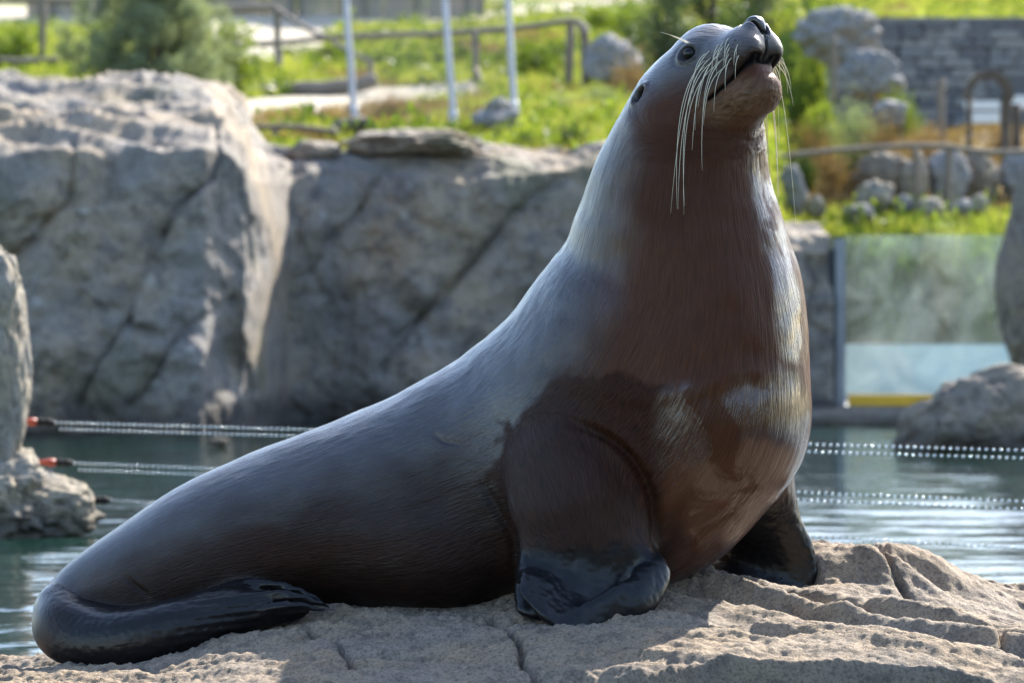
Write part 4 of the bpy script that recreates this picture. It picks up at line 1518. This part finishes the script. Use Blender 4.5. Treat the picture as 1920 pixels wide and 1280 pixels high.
def surface_nets(f, lo, hi, h):
    """quads of the zero surface of f inside the box, grid step h; evaluates f near the surface only"""
    lo, hi = np.asarray(lo, float), np.asarray(hi, float)
    C = 8
    nc = np.ceil((hi - lo) / (h * C)).astype(int)
    D = None
    while C >= 1:
        n = nc + 1
        if D is None:
            ids = np.argwhere(np.ones(n, bool))
            D = np.empty(n, np.float32)
        else:
            D = np.repeat(np.repeat(np.repeat(D, 2, 0), 2, 1), 2, 2)[:n[0], :n[1], :n[2]]
            ids = np.argwhere(np.abs(D) < 2 * C * h * 1.95)
        vals = [f((lo + ids[k:k + 300000] * (h * C)).astype(np.float32)) for k in range(0, len(ids), 300000)]
        D[ids[:, 0], ids[:, 1], ids[:, 2]] = np.concatenate(vals)
        if C == 1:
            break
        C //= 2
        nc = nc * 2
    s = D < 0
    cs = np.zeros(n - 1, np.int8)
    for a in (0, 1):
        for b in (0, 1):
            for c in (0, 1):
                cs += s[a:n[0] - 1 + a, b:n[1] - 1 + b, c:n[2] - 1 + c]
    act = np.argwhere((cs > 0) & (cs < 8))
    idx = np.full(n - 1, -1, np.int64)
    idx[act[:, 0], act[:, 1], act[:, 2]] = np.arange(len(act))
    acc = np.zeros((len(act), 3))
    cnt = np.zeros(len(act))
    cor = [(a, b, c) for a in (0, 1) for b in (0, 1) for c in (0, 1)]
    for i in range(8):
        for j in range(i + 1, 8):
            df = np.abs(np.array(cor[i]) - np.array(cor[j]))
            if df.sum() != 1:
                continue
            p, q = act + cor[i], act + cor[j]
            dp = D[p[:, 0], p[:, 1], p[:, 2]]
            dq = D[q[:, 0], q[:, 1], q[:, 2]]
            m_ = (dp < 0) != (dq < 0)
            t = np.where(m_, dp / np.where(m_, dp - dq, 1), 0)[:, None]
            acc += np.where(m_[:, None], p + (q - p) * t, 0)
            cnt += m_
    V = lo + (acc / cnt[:, None]) * h
    Fs = []
    for axis in range(3):
        sl0 = [slice(None)] * 3
        sl1 = [slice(None)] * 3
        sl0[axis] = slice(0, -1)
        sl1[axis] = slice(1, None)
        ch = np.argwhere(s[tuple(sl0)] != s[tuple(sl1)])
        o1, o2 = [(1, 2), (2, 0), (0, 1)][axis]
        ch = ch[(ch[:, o1] > 0) & (ch[:, o2] > 0) & (ch[:, o1] < n[o1] - 1) & (ch[:, o2] < n[o2] - 1)]
        e1 = np.zeros(3, int); e1[o1] = 1
        e2 = np.zeros(3, int); e2[o2] = 1
        q = [ch - e1 - e2, ch - e2, ch, ch - e1]
        Q = np.stack([idx[k[:, 0], k[:, 1], k[:, 2]] for k in q], 1)
        inside = s[ch[:, 0], ch[:, 1], ch[:, 2]]
        Q[~inside] = Q[~inside][:, ::-1]
        Fs.append(Q)
    F = np.concatenate(Fs)
    return V, F[(F >= 0).all(1)]


def mesh_normals(me):
    N = np.empty(len(me.vertices) * 3, np.float32)
    me.vertex_normals.foreach_get('vector', N)
    return N.reshape(-1, 3)


def project(f, me, it=2):
    n = len(me.vertices)
    P = np.empty(n * 3, np.float32)
    me.vertices.foreach_get('co', P)
    P = P.reshape(-1, 3)
    for _ in range(it):
        P = P - np.clip(f(P), -0.004, 0.004)[:, None] * mesh_normals(me) * 0.9
        me.vertices.foreach_set('co', P.ravel())
        me.update()
    return P


MOUTH = spline([(150, -50), (122, -53), (110, -60), (90, -68), (66, -79), (40, -89), (20, -96), (12, -98)], 28)


def build_sea_lion():
    lo = at(40, 1275, 11.9) - (0.05, 0, 0.02)
    hi = at(1560, 20, 11.9) + (0.05, 0, 0.05)
    lo[1], hi[1] = 11.35, 12.75
    V, F = surface_nets(d_body, lo, hi, 0.0064)
    bm = bmesh.new()
    me0 = mesh_from('tmp', V, F)
    bm.from_mesh(me0)
    bpy.data.meshes.remove(me0)
    LH = head_local(V)
    inh = (LH[:, 0] > -150) & (LH[:, 1] > -150)
    bm.verts.ensure_lookup_table()
    ed = [e for e in bm.edges if inh[e.verts[0].index] and inh[e.verts[1].index]]
    bmesh.ops.subdivide_edges(bm, edges=ed, cuts=1, use_grid_fill=True)
    bmesh.ops.triangulate(bm, faces=[f for f in bm.faces if len(f.verts) > 4])
    me = bpy.data.meshes.new('body')
    bm.to_mesh(me)
    bm.free()
    n = len(me.vertices)
    P = project(d_body, me, 2)
    # ease the seams between the body masses
    E = np.empty(len(me.edges) * 2, np.int32)
    me.edges.foreach_get('vertices', E)
    ea, eb = E[::2], E[1::2]
    deg = (np.bincount(ea, minlength=n) + np.bincount(eb, minlength=n)).astype(np.float32)
    keep = np.minimum.reduce([ARM_LOBE.d(P), ARM_HEEL.d(P), HIND.d(P) + 0.01, HIND_TOP.d(P), *[t_.d(P) for t_ in TOES]])
    wsm = 0.62 * sstep(0.0, 0.03, keep) * sstep(0.0, 0.06, d_head(P)) + 0.03
    P = P.astype(np.float64)
    for _ in range(60):
        for j in range(3):
            av = (np.bincount(ea, P[eb, j], n) + np.bincount(eb, P[ea, j], n)) / deg
            P[:, j] += (av - P[:, j]) * wsm
    P = P.astype(np.float32)
    me.vertices.foreach_set('co', P.ravel())
    me.update()
    Nn = mesh_normals(me)

    # masks and flow from the smooth shape
    dt, s_t, a_t = TORSO.d(P, True)
    da, s_a, a_a = ARM.d(P, True)
    df_, s_f, a_f = ARM_FAR.d(P, True)
    dh_, s_h, a_h = HIND.d(P, True)
    dh2, s_h2, a_h2 = HIND_TOP.d(P, True)
    dhd = d_head(P)
    L = head_local(P)
    U_ = 960 + P[:, 0] / P[:, 1] * FPX
    V_ = HOR + (CAM_H - P[:, 2]) / P[:, 1] * FPX
    ang_h = np.arctan2(L[:, 2], L[:, 1] + 55)
    flow = np.stack([s_t, a_t * 0.30, np.zeros(n)], 1)
    mh = sstep(0.03, -0.01, dhd)
    dl = np.minimum(ARM_LOBE.d(P), ARM_HEEL.d(P))
    arm_m = ((da < dt - 0.004) & (da < 0.02)) | (dl < 0.012)
    flow[arm_m] = np.stack([s_a[arm_m], a_a[arm_m] * 0.16, np.full(arm_m.sum(), 1.3)], 1)
    far_m = (df_ < dt) & (df_ < 0.02)
    flow[far_m] = np.stack([s_f[far_m], a_f[far_m] * 0.14, np.full(far_m.sum(), 2.1)], 1)
    for t_ in TOES:
        dh2 = np.minimum(dh2, t_.d(P))
    hm = (np.minimum(dh_, dh2) < dt - 0.004) & (np.minimum(dh_, dh2) < 0.012)
    flow[hm] = np.stack([s_h[hm], a_h[hm] * 0.08, np.full(hm.sum(), 3.7)], 1)
    head_m = L[:, 0] > -150
    blend = sstep(-200, -60, L[:, 0]) * sstep(0.09, 0.02, dhd)
    hf = np.stack([TORSO.cum[-1] + 0.1 + L[:, 0] * PX, ang_h * 0.13, np.zeros(n)], 1)
    flow = flow * (1 - blend[:, None]) + hf * blend[:, None]
    near = Nn[:, 1] < 0.35
    # bare dark skin: flippers, nose
    edge = fbm(np.stack([P[:, 0] * 16, P[:, 1] * 16, P[:, 2] * 16], 1), 4)
    skin = sstep(1012, 1040, V_ + edge * 16 + (U_ - 1100) * 0.06 * (U_ < 1100)) * arm_m
    skin = np.maximum(skin, far_m * sstep(905, 960, V_ + edge * 18))
    skin = np.maximum(skin, hm * sstep(60, 150, U_) * 0.95)
    skin = np.maximum(skin, sstep(0.010, 0.002, dl) * sstep(1015, 1045, V_ + edge * 16))
    nose = sstep(1.15, 0.92, np.sqrt(((L[:, 0] - 124) / 24) ** 2 + ((L[:, 1] - 3) / 30) ** 2 + (L[:, 2] / 28) ** 2))
    nose *= sstep(31, 24, np.abs(L[:, 2]) + np.maximum(0, 4 - L[:, 1]) * 0.75)

    # relief
    disp = np.zeros(n, np.float32)
    md, mpar = dist_poly(L[:, :2], MOUTH)
    mfade = sstep(1.0, 0.93, mpar) * (L[:, 0] > 5) * (dhd < 0.02)
    mouth = np.exp(-(md / 2.9) ** 2) * mfade
    disp -= 0.0095 * mouth
    above = (L[:, 1] > np.interp(L[:, 0], MOUTH[::-1, 0], MOUTH[::-1, 1]))
    lipz = np.exp(-((md - 9) / 8) ** 2) * mfade
    disp += np.where(above, 0.0035, -0.002) * lipz                                   # fuller upper lip
    phil = np.exp(-(L[:, 2] / 3.2) ** 2) * sstep(-62, -50, L[:, 1]) * sstep(-6, -18, L[:, 1]) * (L[:, 0] > 85)
    disp -= 0.007 * phil
    nx = np.abs(L[:, 2]) - (5.5 + np.clip((L[:, 1] + 18) * 0.36, 0, 14))
    nos = np.exp(-(nx / 4.6) ** 2) * sstep(-22, -12, L[:, 1]) * sstep(25, 15, L[:, 1]) * (L[:, 0] > 98)
    disp -= 0.016 * nos
    # whisker rows: small follicle bumps
    pad = sstep(1.1, 0.7, np.sqrt(((L[:, 0] - 80) / 50) ** 2 + ((L[:, 1] + 32) / 30) ** 2)) * (np.abs(L[:, 2]) > 18)
    f1, f2, _ = cells(np.stack([L[:, 0] / 11, L[:, 1] / 10, np.sign(L[:, 2]) * 3 + 0.5], 1))
    foll = np.exp(-(f1 / 0.22) ** 2) * pad
    disp += 0.0012 * np.exp(-(f1 / 0.4) ** 2) * pad
    # chin wrinkles
    chin = sstep(1.15, 0.5, np.sqrt(((L[:, 0] - 55) / 75) ** 2 + ((L[:, 1] + 116) / 44) ** 2)) * (dhd < 0.03)
    disp += 0.0028 * chin * ridged(np.stack([L[:, 0] / 26, L[:, 1] / 14, L[:, 2] / 26], 1), 4)
    # eye hollow and lids, both sides
    M = np.abs(L[:, 2])
    de = np.sqrt(((L[:, 0] - 2) / 1.25) ** 2 + L[:, 1] ** 2)
    ew = (M > 25) & (dhd < 0.02)
    disp += ew * (-0.010 * np.exp(-(de / 13) ** 2) + 0.0045 * np.exp(-((de - 15.5) / 3.6) ** 2) - 0.003 * np.exp(-((de - 23) / 5) ** 2))
    # ear hole behind a small rolled ear flap
    ex, ey = L[:, 0] + 111, L[:, 1] + 34
    er = (ex * 0.80 + ey * 0.60, -ex * 0.60 + ey * 0.80)
    dear = np.sqrt((er[0] / 17) ** 2 + (er[1] / 9) ** 2)
    eside = (M > 20) & (dhd < 0.03)
    disp += eside * (-0.020 * np.exp(-(dear / 0.72) ** 4) + 0.007 * np.exp(-((dear - 1.3) / 0.32) ** 2) * sstep(-14, 6, er[1] + 0.2 * er[0]))
    ear_dark = eside * np.exp(-(dear / 0.95) ** 4)
    # neck fur folds, body ripples, wrinkles at the throat
    Q2 = np.stack([flow[:, 0] * 2.2, flow[:, 1] * 5, flow[:, 2]], 1)
    bodym = (1 - mh)
    disp += 0.006 * fbm(np.stack([P[:, 0] * 4, P[:, 1] * 4, P[:, 2] * 4], 1), 3) * bodym * (~hm) * sstep(250, 500, U_)
    thr = sstep(0.35, 0.1, np.abs(s_t - (TORSO.cum[-1] - 0.05))) * sstep(1250, 1400, U_) * bodym
    disp += 0.0030 * thr * ridged(np.stack([flow[:, 0] * 14, flow[:, 1] * 75, flow[:, 2]], 1), 2)
    disp += 0.0012 * bodym * (~hm) * sstep(985, 940, V_) * noise(np.stack([flow[:, 0] * 11, flow[:, 1] * 60, flow[:, 2]], 1))
    # crease round the shoulder, armpit, chest fold
    uv = np.stack([U_, V_], 1)
    for pts, wd, dp in (([(1075, 792), (1130, 815), (1180, 856), (1216, 918), (1228, 980), (1230, 1040)], 9, 0.024),
                        ([(905, 905), (935, 960), (962, 1010), (966, 1080)], 9, 0.012),
                        ([(1060, 820), (1110, 838), (1160, 880), (1196, 950)], 16, 0.004),
                        ([(812, 812), (832, 826), (862, 832)], 5, 0.006),
                        ([(232, 1080), (255, 1100), (278, 1118)], 5, 0.010)):
        cd, cp = dist_poly(uv, spline(pts, 26))
        disp -= dp * np.exp(-(cd / wd) ** 2) * near * np.sin(np.pi * np.clip(cp * 0.96 + 0.02, 0, 1)) ** 0.5
    cd, cp = dist_poly(uv, spline([(1090, 782), (1145, 804), (1196, 848), (1234, 914), (1248, 980)], 26))
    disp += 0.010 * np.exp(-(cd / 13) ** 2) * near * np.sin(np.pi * np.clip(cp, 0, 1))
    cd, cp = dist_poly(uv, spline([(1060, 712), (1160, 742), (1300, 726), (1400, 694), (1500, 716)], 26))
    disp += 0.006 * np.exp(-(cd / 22) ** 2) * near * np.sin(np.pi * cp)
    # finger ribs along the flippers
    rib = np.sin((U_ + (V_ - 1050) * 0.12) * 0.105) * sstep(1030, 1075, V_) * arm_m
    disp += 0.0022 * rib
    disp += 0.0016 * hm * sstep(250, 420, U_) * np.sin(V_ * 0.42 + U_ * 0.05)
    disp += 0.0016 * np.where(skin > 0.3, fbm(P * 60, 3), 0)
    # pocked scars along the flank
    f1b, _, idb = cells(np.stack([flow[:, 0] * 7, flow[:, 1] * 10, flow[:, 2]], 1), 3)
    disp -= 0.0022 * np.exp(-(f1b / 0.07) ** 2) * (idb % 5 == 0) * bodym * (skin < 0.2)
    P = P + Nn * disp[:, None]
    # keep it standing on the rock, not through it
    if 'rock_height' in globals():
        zr = rock_height(P[:, 0], P[:, 1])
        P[:, 2] = np.maximum(P[:, 2], zr - 0.03)

    root_p = at(1000, 1150, 12.05)
    me.vertices.foreach_set('co', (P - root_p).astype(np.float32).ravel())
    me.update()
    me.polygons.foreach_set('use_smooth', np.ones(len(me.polygons), bool))
    attr(me, 'flow', flow, 'FLOAT_VECTOR')
    attr(me, 'skin', np.clip(skin, 0, 1))
    attr(me, 'nose', np.clip(nose, 0, 1))
    mouth_c = np.exp(-(md / 4.0) ** 2) * mfade
    dark = np.clip(mouth_c * 1.3 + nos * nose * 1.2 + phil * 0.8 + ear_dark + foll * 0.9, 0, 1)
    dark = np.maximum(dark, ew * np.exp(-(de / 17) ** 4) * 0.9)
    attr(me, 'dark', dark)
    muzzle = sstep(-70, 50, L[:, 0]) * sstep(-0.2, 0.25, (L[:, 1] - np.interp(L[:, 0], MOUTH[::-1, 0], MOUTH[::-1, 1])) / 40) * (dhd < 0.03)
    attr(me, 'muzzle', muzzle)
    attr(me, 'chin', chin)
    lip = np.exp(-((L[:, 0] - 108) / 20) ** 2 - ((L[:, 1] + 76) / 15) ** 2 - (L[:, 2] / 26) ** 2)
    attr(me, 'lip', lip)
    # wet and dry coat: dry rough patches on chest and shoulder
    nb = fbm(np.stack([flow[:, 0] * 5, flow[:, 1] * 9, flow[:, 2]], 1), 5)
    poly = np.array([(1040, 700), (1110, 704), (1230, 716), (1300, 760), (1262, 850), (1236, 950), (1236, 1045), (1010, 1040), (952, 985), (918, 885), (946, 800), (1004, 740)])
    ins = np.zeros(n, bool)
    for i in range(len(poly)):
        (xa, ya), (xb, yb_) = poly[i], poly[i - 1]
        ins ^= ((ya > V_) != (yb_ > V_)) & (U_ < (xb - xa) * (V_ - ya) / (yb_ - ya + 1e-9) + xa)
    pd, _ = dist_poly(uv, np.vstack([poly, poly[:1]]))
    pd = np.where(ins, pd, -pd)
    nb2 = fbm(np.stack([flow[:, 0] * 16, flow[:, 1] * 40, flow[:, 2]], 1), 3)
    dry = sstep(-10, 12, pd + nb * 26 + nb2 * 12) * sstep(-30, -18, pd)
    d3 = np.sqrt(((U_ - 1260) / 95) ** 2 + ((V_ - 330) / 130) ** 2)
    dry = np.maximum(dry, 0.3 * sstep(1.2, 0.6, d3 + nb * 0.35))
    dry = np.maximum(dry, 0.9 * sstep(985, 1012, V_ + nb * 24) * sstep(1075, 1040, V_ + nb * 20) * (U_ < 965) * sstep(380, 480, U_) * (1 - skin))  # belly band: brown edge of a reflection, painted in with the dry coat colour
    attr(me, 'dry', np.clip(dry, 0, 1) * near)
    slick = sstep(1230, 1300, U_ + nb * 40) * sstep(690, 760, V_ + nb * 40) * (1 - skin)
    cd, cp = dist_poly(uv, [(1432, 250), (1446, 400), (1470, 520), (1485, 660)])
    slick = np.maximum(slick, sstep(36, 12, cd + nb * 12))
    attr(me, 'slick', slick)
    sleek = sstep(-0.15, 0.95, -np.sin(a_t) + nb * 0.16)
    sleek = np.maximum(sleek, 0.9 * np.exp(-((U_ - 930) / 95) ** 2 - ((V_ - 745) / 130) ** 2))
    sleek = sleek * (1 - blend) + sstep(-78, -8, L[:, 1] + nb * 8) * blend
    attr(me, 'front', np.maximum(sstep(1000, 1180, U_ + nb * 40) * sstep(1010, 900, V_ + nb * 30), 0) * (1 - skin))
    attr(me, 'sleek', np.clip(sleek, 0, 1) * (1 - np.clip(dry, 0, 1) * near) * (1 - skin))
    return me, root_p


def sea_lion_material():
    m = NT('sea_lion_coat')
    fl = m.attr('flow').outputs['Vector']

    def fvec(sx, sy):
        mp = m.n('Mapping')
        m.l(fl, mp.inputs[0])
        mp.inputs['Scale'].default_value = (sx, sy, 1)
        return mp.outputs[0]
    A = {k: m.attr(k).outputs['Fac'] for k in ('skin', 'nose', 'dark', 'muzzle', 'chin', 'lip', 'dry', 'slick', 'sleek', 'front')}
    streak = m.noise(fvec(16, 150), 1.0, 3, 0.6, 0.25)
    streak2 = m.noise(fvec(38, 420), 1.0, 2, 0.6, 0.2)
    blot = m.noise(fvec(3.0, 5.5), 1.0, 4, 0.55)
    speck = m.noise(fvec(9, 16), 1.0, 3, 0.6)
    fur = m.mix(m.ramp(blot, [(0.32, 0.0), (0.7, 1.0)]), (0.0050, 0.0027, 0.0026), (0.0155, 0.0072, 0.0050))
    fur = m.mix(m.ramp(streak, [(0.36, 0.0), (0.66, 0.75)]), fur, (0.026, 0.0125, 0.0085))
    fur = m.mix(m.ramp(speck, [(0.60, 0.0), (0.72, 0.55)]), fur, (0.005, 0.0035, 0.0035))
    fur = m.mix(m.math('MULTIPLY', m.math('SUBTRACT', 1.0, A['sleek']), m.math('MULTIPLY_ADD', A['front'], 0.75, 0.05)), fur, m.mix(streak, (0.030, 0.0085, 0.0034), (0.135, 0.045, 0.0170)))
    dryc = m.mix(m.ramp(streak2, [(0.35, 0.0), (0.65, 1.0)]), (0.0100, 0.0040, 0.0027), (0.050, 0.0195, 0.0100))
    c = m.mix(m.math('MULTIPLY', A['dry'], 0.85), fur, dryc)
    c = m.mix(A['slick'], c, m.mix(streak, (0.030, 0.0092, 0.0038), (0.092, 0.031, 0.0125)))
    c = m.mix(m.math('MULTIPLY', A['muzzle'], 0.55), c, (0.045, 0.038, 0.036))
    c = m.mix(m.math('MULTIPLY', A['chin'], 0.9), c, m.mix(m.noise(fvec(40, 60), 1.0, 4), (0.032, 0.017, 0.010), (0.27, 0.145, 0.082)))
    c = m.mix(m.math('MULTIPLY', A['lip'], 0.8), c, (0.13, 0.05, 0.036))
    sk = m.mix(m.noise(m.coord('Object'), 14, 5), (0.004, 0.004, 0.005), (0.011, 0.0105, 0.012))
    c = m.mix(A['skin'], c, sk)
    c = m.mix(A['nose'], c, (0.014, 0.013, 0.014))
    c = m.mix(A['dark'], c, (0.008, 0.006, 0.006))
    rough = m.math('MULTIPLY_ADD', A['dry'], 0.18, 0.43)
    rough = m.math('MULTIPLY_ADD', A['sleek'], -0.08, rough)
    rough = m.math('MULTIPLY_ADD', A['slick'], -0.12, rough)
    rough = m.math('MULTIPLY_ADD', A['skin'], -0.12, rough)
    rough = m.math('MULTIPLY_ADD', m.math('SUBTRACT', speck, 0.5), 0.25, rough)
    rough = m.math('MULTIPLY_ADD', A['nose'], -0.12, rough, clamp=True)
    h = m.math('MULTIPLY_ADD', streak2, 0.45, streak)
    hs = m.math('MULTIPLY', h, m.math('SUBTRACT', 1.0, m.math('MULTIPLY', m.math('MAXIMUM', A['skin'], A['nose']), 0.85)))
    bmp = m.bump(hs, 0.48, 0.007)
    fine = m.noise(m.coord('Object'), 240, 3)
    bmp2 = m.bump(fine, 0.12, 0.002, bmp)
    m.p(Base_Color=c, Roughness=rough, Normal=bmp2)
    spec = m.math('MULTIPLY_ADD', A['sleek'], 0.7, m.math('MULTIPLY_ADD', A['dry'], -0.06, m.math('MULTIPLY_ADD', A['front'], -0.20, 0.34)))
    spec = m.math('MULTIPLY', spec, m.math('SUBTRACT', 1.0, m.math('MULTIPLY', A['dark'], 0.9)))
    m.p(Specular_IOR_Level=spec)
    m.p(Sheen_Weight=m.math('MULTIPLY_ADD', A['skin'], -0.04, 0.05, clamp=True), Sheen_Roughness=0.2, Sheen_Tint=(0.72, 0.80, 1.0))
    patch = m.ramp(m.noise(fvec(7.5, 11), 1.0, 5, 0.6, 0.6), [(0.44, 0.12), (0.52, 1.0)])
    coat = m.math('MULTIPLY_ADD', m.math('MULTIPLY', A['slick'], patch), 0.95, m.math('MULTIPLY_ADD', A['sleek'], 0.50, 0.02))
    m.p(Coat_Weight=m.math('MULTIPLY', coat, m.math('SUBTRACT', 1.0, A['dark'])), Coat_Roughness=0.13, Coat_IOR=1.6, Coat_Normal=bmp2)
    return m.m


sl_me, sl_root = build_sea_lion()
sea_lion = tag(empty('sea_lion', sl_root), 'large wet brown sea lion sitting upright on the rock with its nose raised', 'sea lion')
sl_me.materials.append(sea_lion_material())
sl_body = link('body', sl_me, None, sea_lion)


def head_surface(f, u, side):
    """point of the finished head straight out sideways at head pixels (f, u)"""
    s = np.linspace(120, 5, 160)
    P = np.stack([hp(f, u, side * x) for x in s]).astype(np.float32)
    k = np.argmax(d_body(P) < 0)
    return P[k], s[k]


# eyes
eye_m = NT('eye_black')
eye_m.p(Base_Color=eye_m.mix(eye_m.ramp(eye_m.n('LayerWeight').outputs['Facing'], [(0.3, 0.0), (0.95, 0.35)]), (0.006, 0.004, 0.004), (0.09, 0.03, 0.02)), Roughness=0.04, Specular_IOR_Level=0.35)


bv, bf = uv_ball()
for side in (-1, 1):
    p, sdist = head_surface(2, 0, side)
    c = p - side * HS * 0.0155
    em = mesh_from('eye', bv * 0.0205, bf)
    e = link('eye', em, eye_m.m, sea_lion, c - sl_root)

# whiskers: pale tapered hairs from both lip pads
wh_m = NT('whisker_ivory')
wh_m.p(Base_Color=(0.78, 0.68, 0.50), Roughness=0.35, Subsurface_Weight=0.0, Transmission_Weight=0.0)
rw = random.Random(5)
for side in (-1, 1):
    for row in range(5):
        for k in range(6 if row < 4 else 4):
            f = 110 - k * 15 - row * 2 + rw.uniform(-4, 4)
            u = -4 - row * 10.5 - k * 2.2 + rw.uniform(-3, 3)
            p, _s = head_surface(f, u, side)
            ln = (0.035 + 0.022 * k + 0.008 * row) * rw.uniform(0.6, 1.3)
            if k >= 2 and rw.random() < (0.36 if side < 0 else 0.6):
                ln = rw.uniform(0.26, 0.46)
            if side > 0:
                ln *= 1.15
            out = side * HS * 0.85 + HF * ((0.40 if side > 0 else 0.10) - 0.10 * k) - HU * 0.15
            out = out / np.linalg.norm(out)
            t = np.linspace(0, 1, 16)[:, None]
            lat = min(0.55 * ln, 0.085 if side > 0 else rw.uniform(0.09, 0.15))
            pts = p - out * 0.006 + out * lat * (1 - np.exp(-2.6 * t)) + np.array((0, 0, -1.0)) * ln * (0.10 * t + 0.85 * t ** 1.45)
            pts = pts + np.array((rw.uniform(-1, 1), rw.uniform(-1, 1), 0)) * ln * 0.07 * t ** 2
            wv, wf = tube_arrays(pts - sl_root, 0.0013 * (1 - 0.75 * t[:, 0]), 5)
            link('whisker', mesh_from('whisker', wv, wf), wh_m.m, sea_lion)
p, _s = head_surface(8, 16, -1)
for k in range(3):
    t = np.linspace(0, 1, 7)[:, None]
    pts = p + (HU * 0.9 - HF * 0.5 - HS * 0.5) * 0.05 * t + np.array((-1, 0, 0)) * (0.02 + 0.01 * k) * t ** 2 + HF * 0.004 * k
    wv, wf = tube_arrays(pts - sl_root, 0.0009 * (1 - 0.7 * t[:, 0]), 5)
    link('whisker', mesh_from('whisker', wv, wf), wh_m.m, sea_lion)
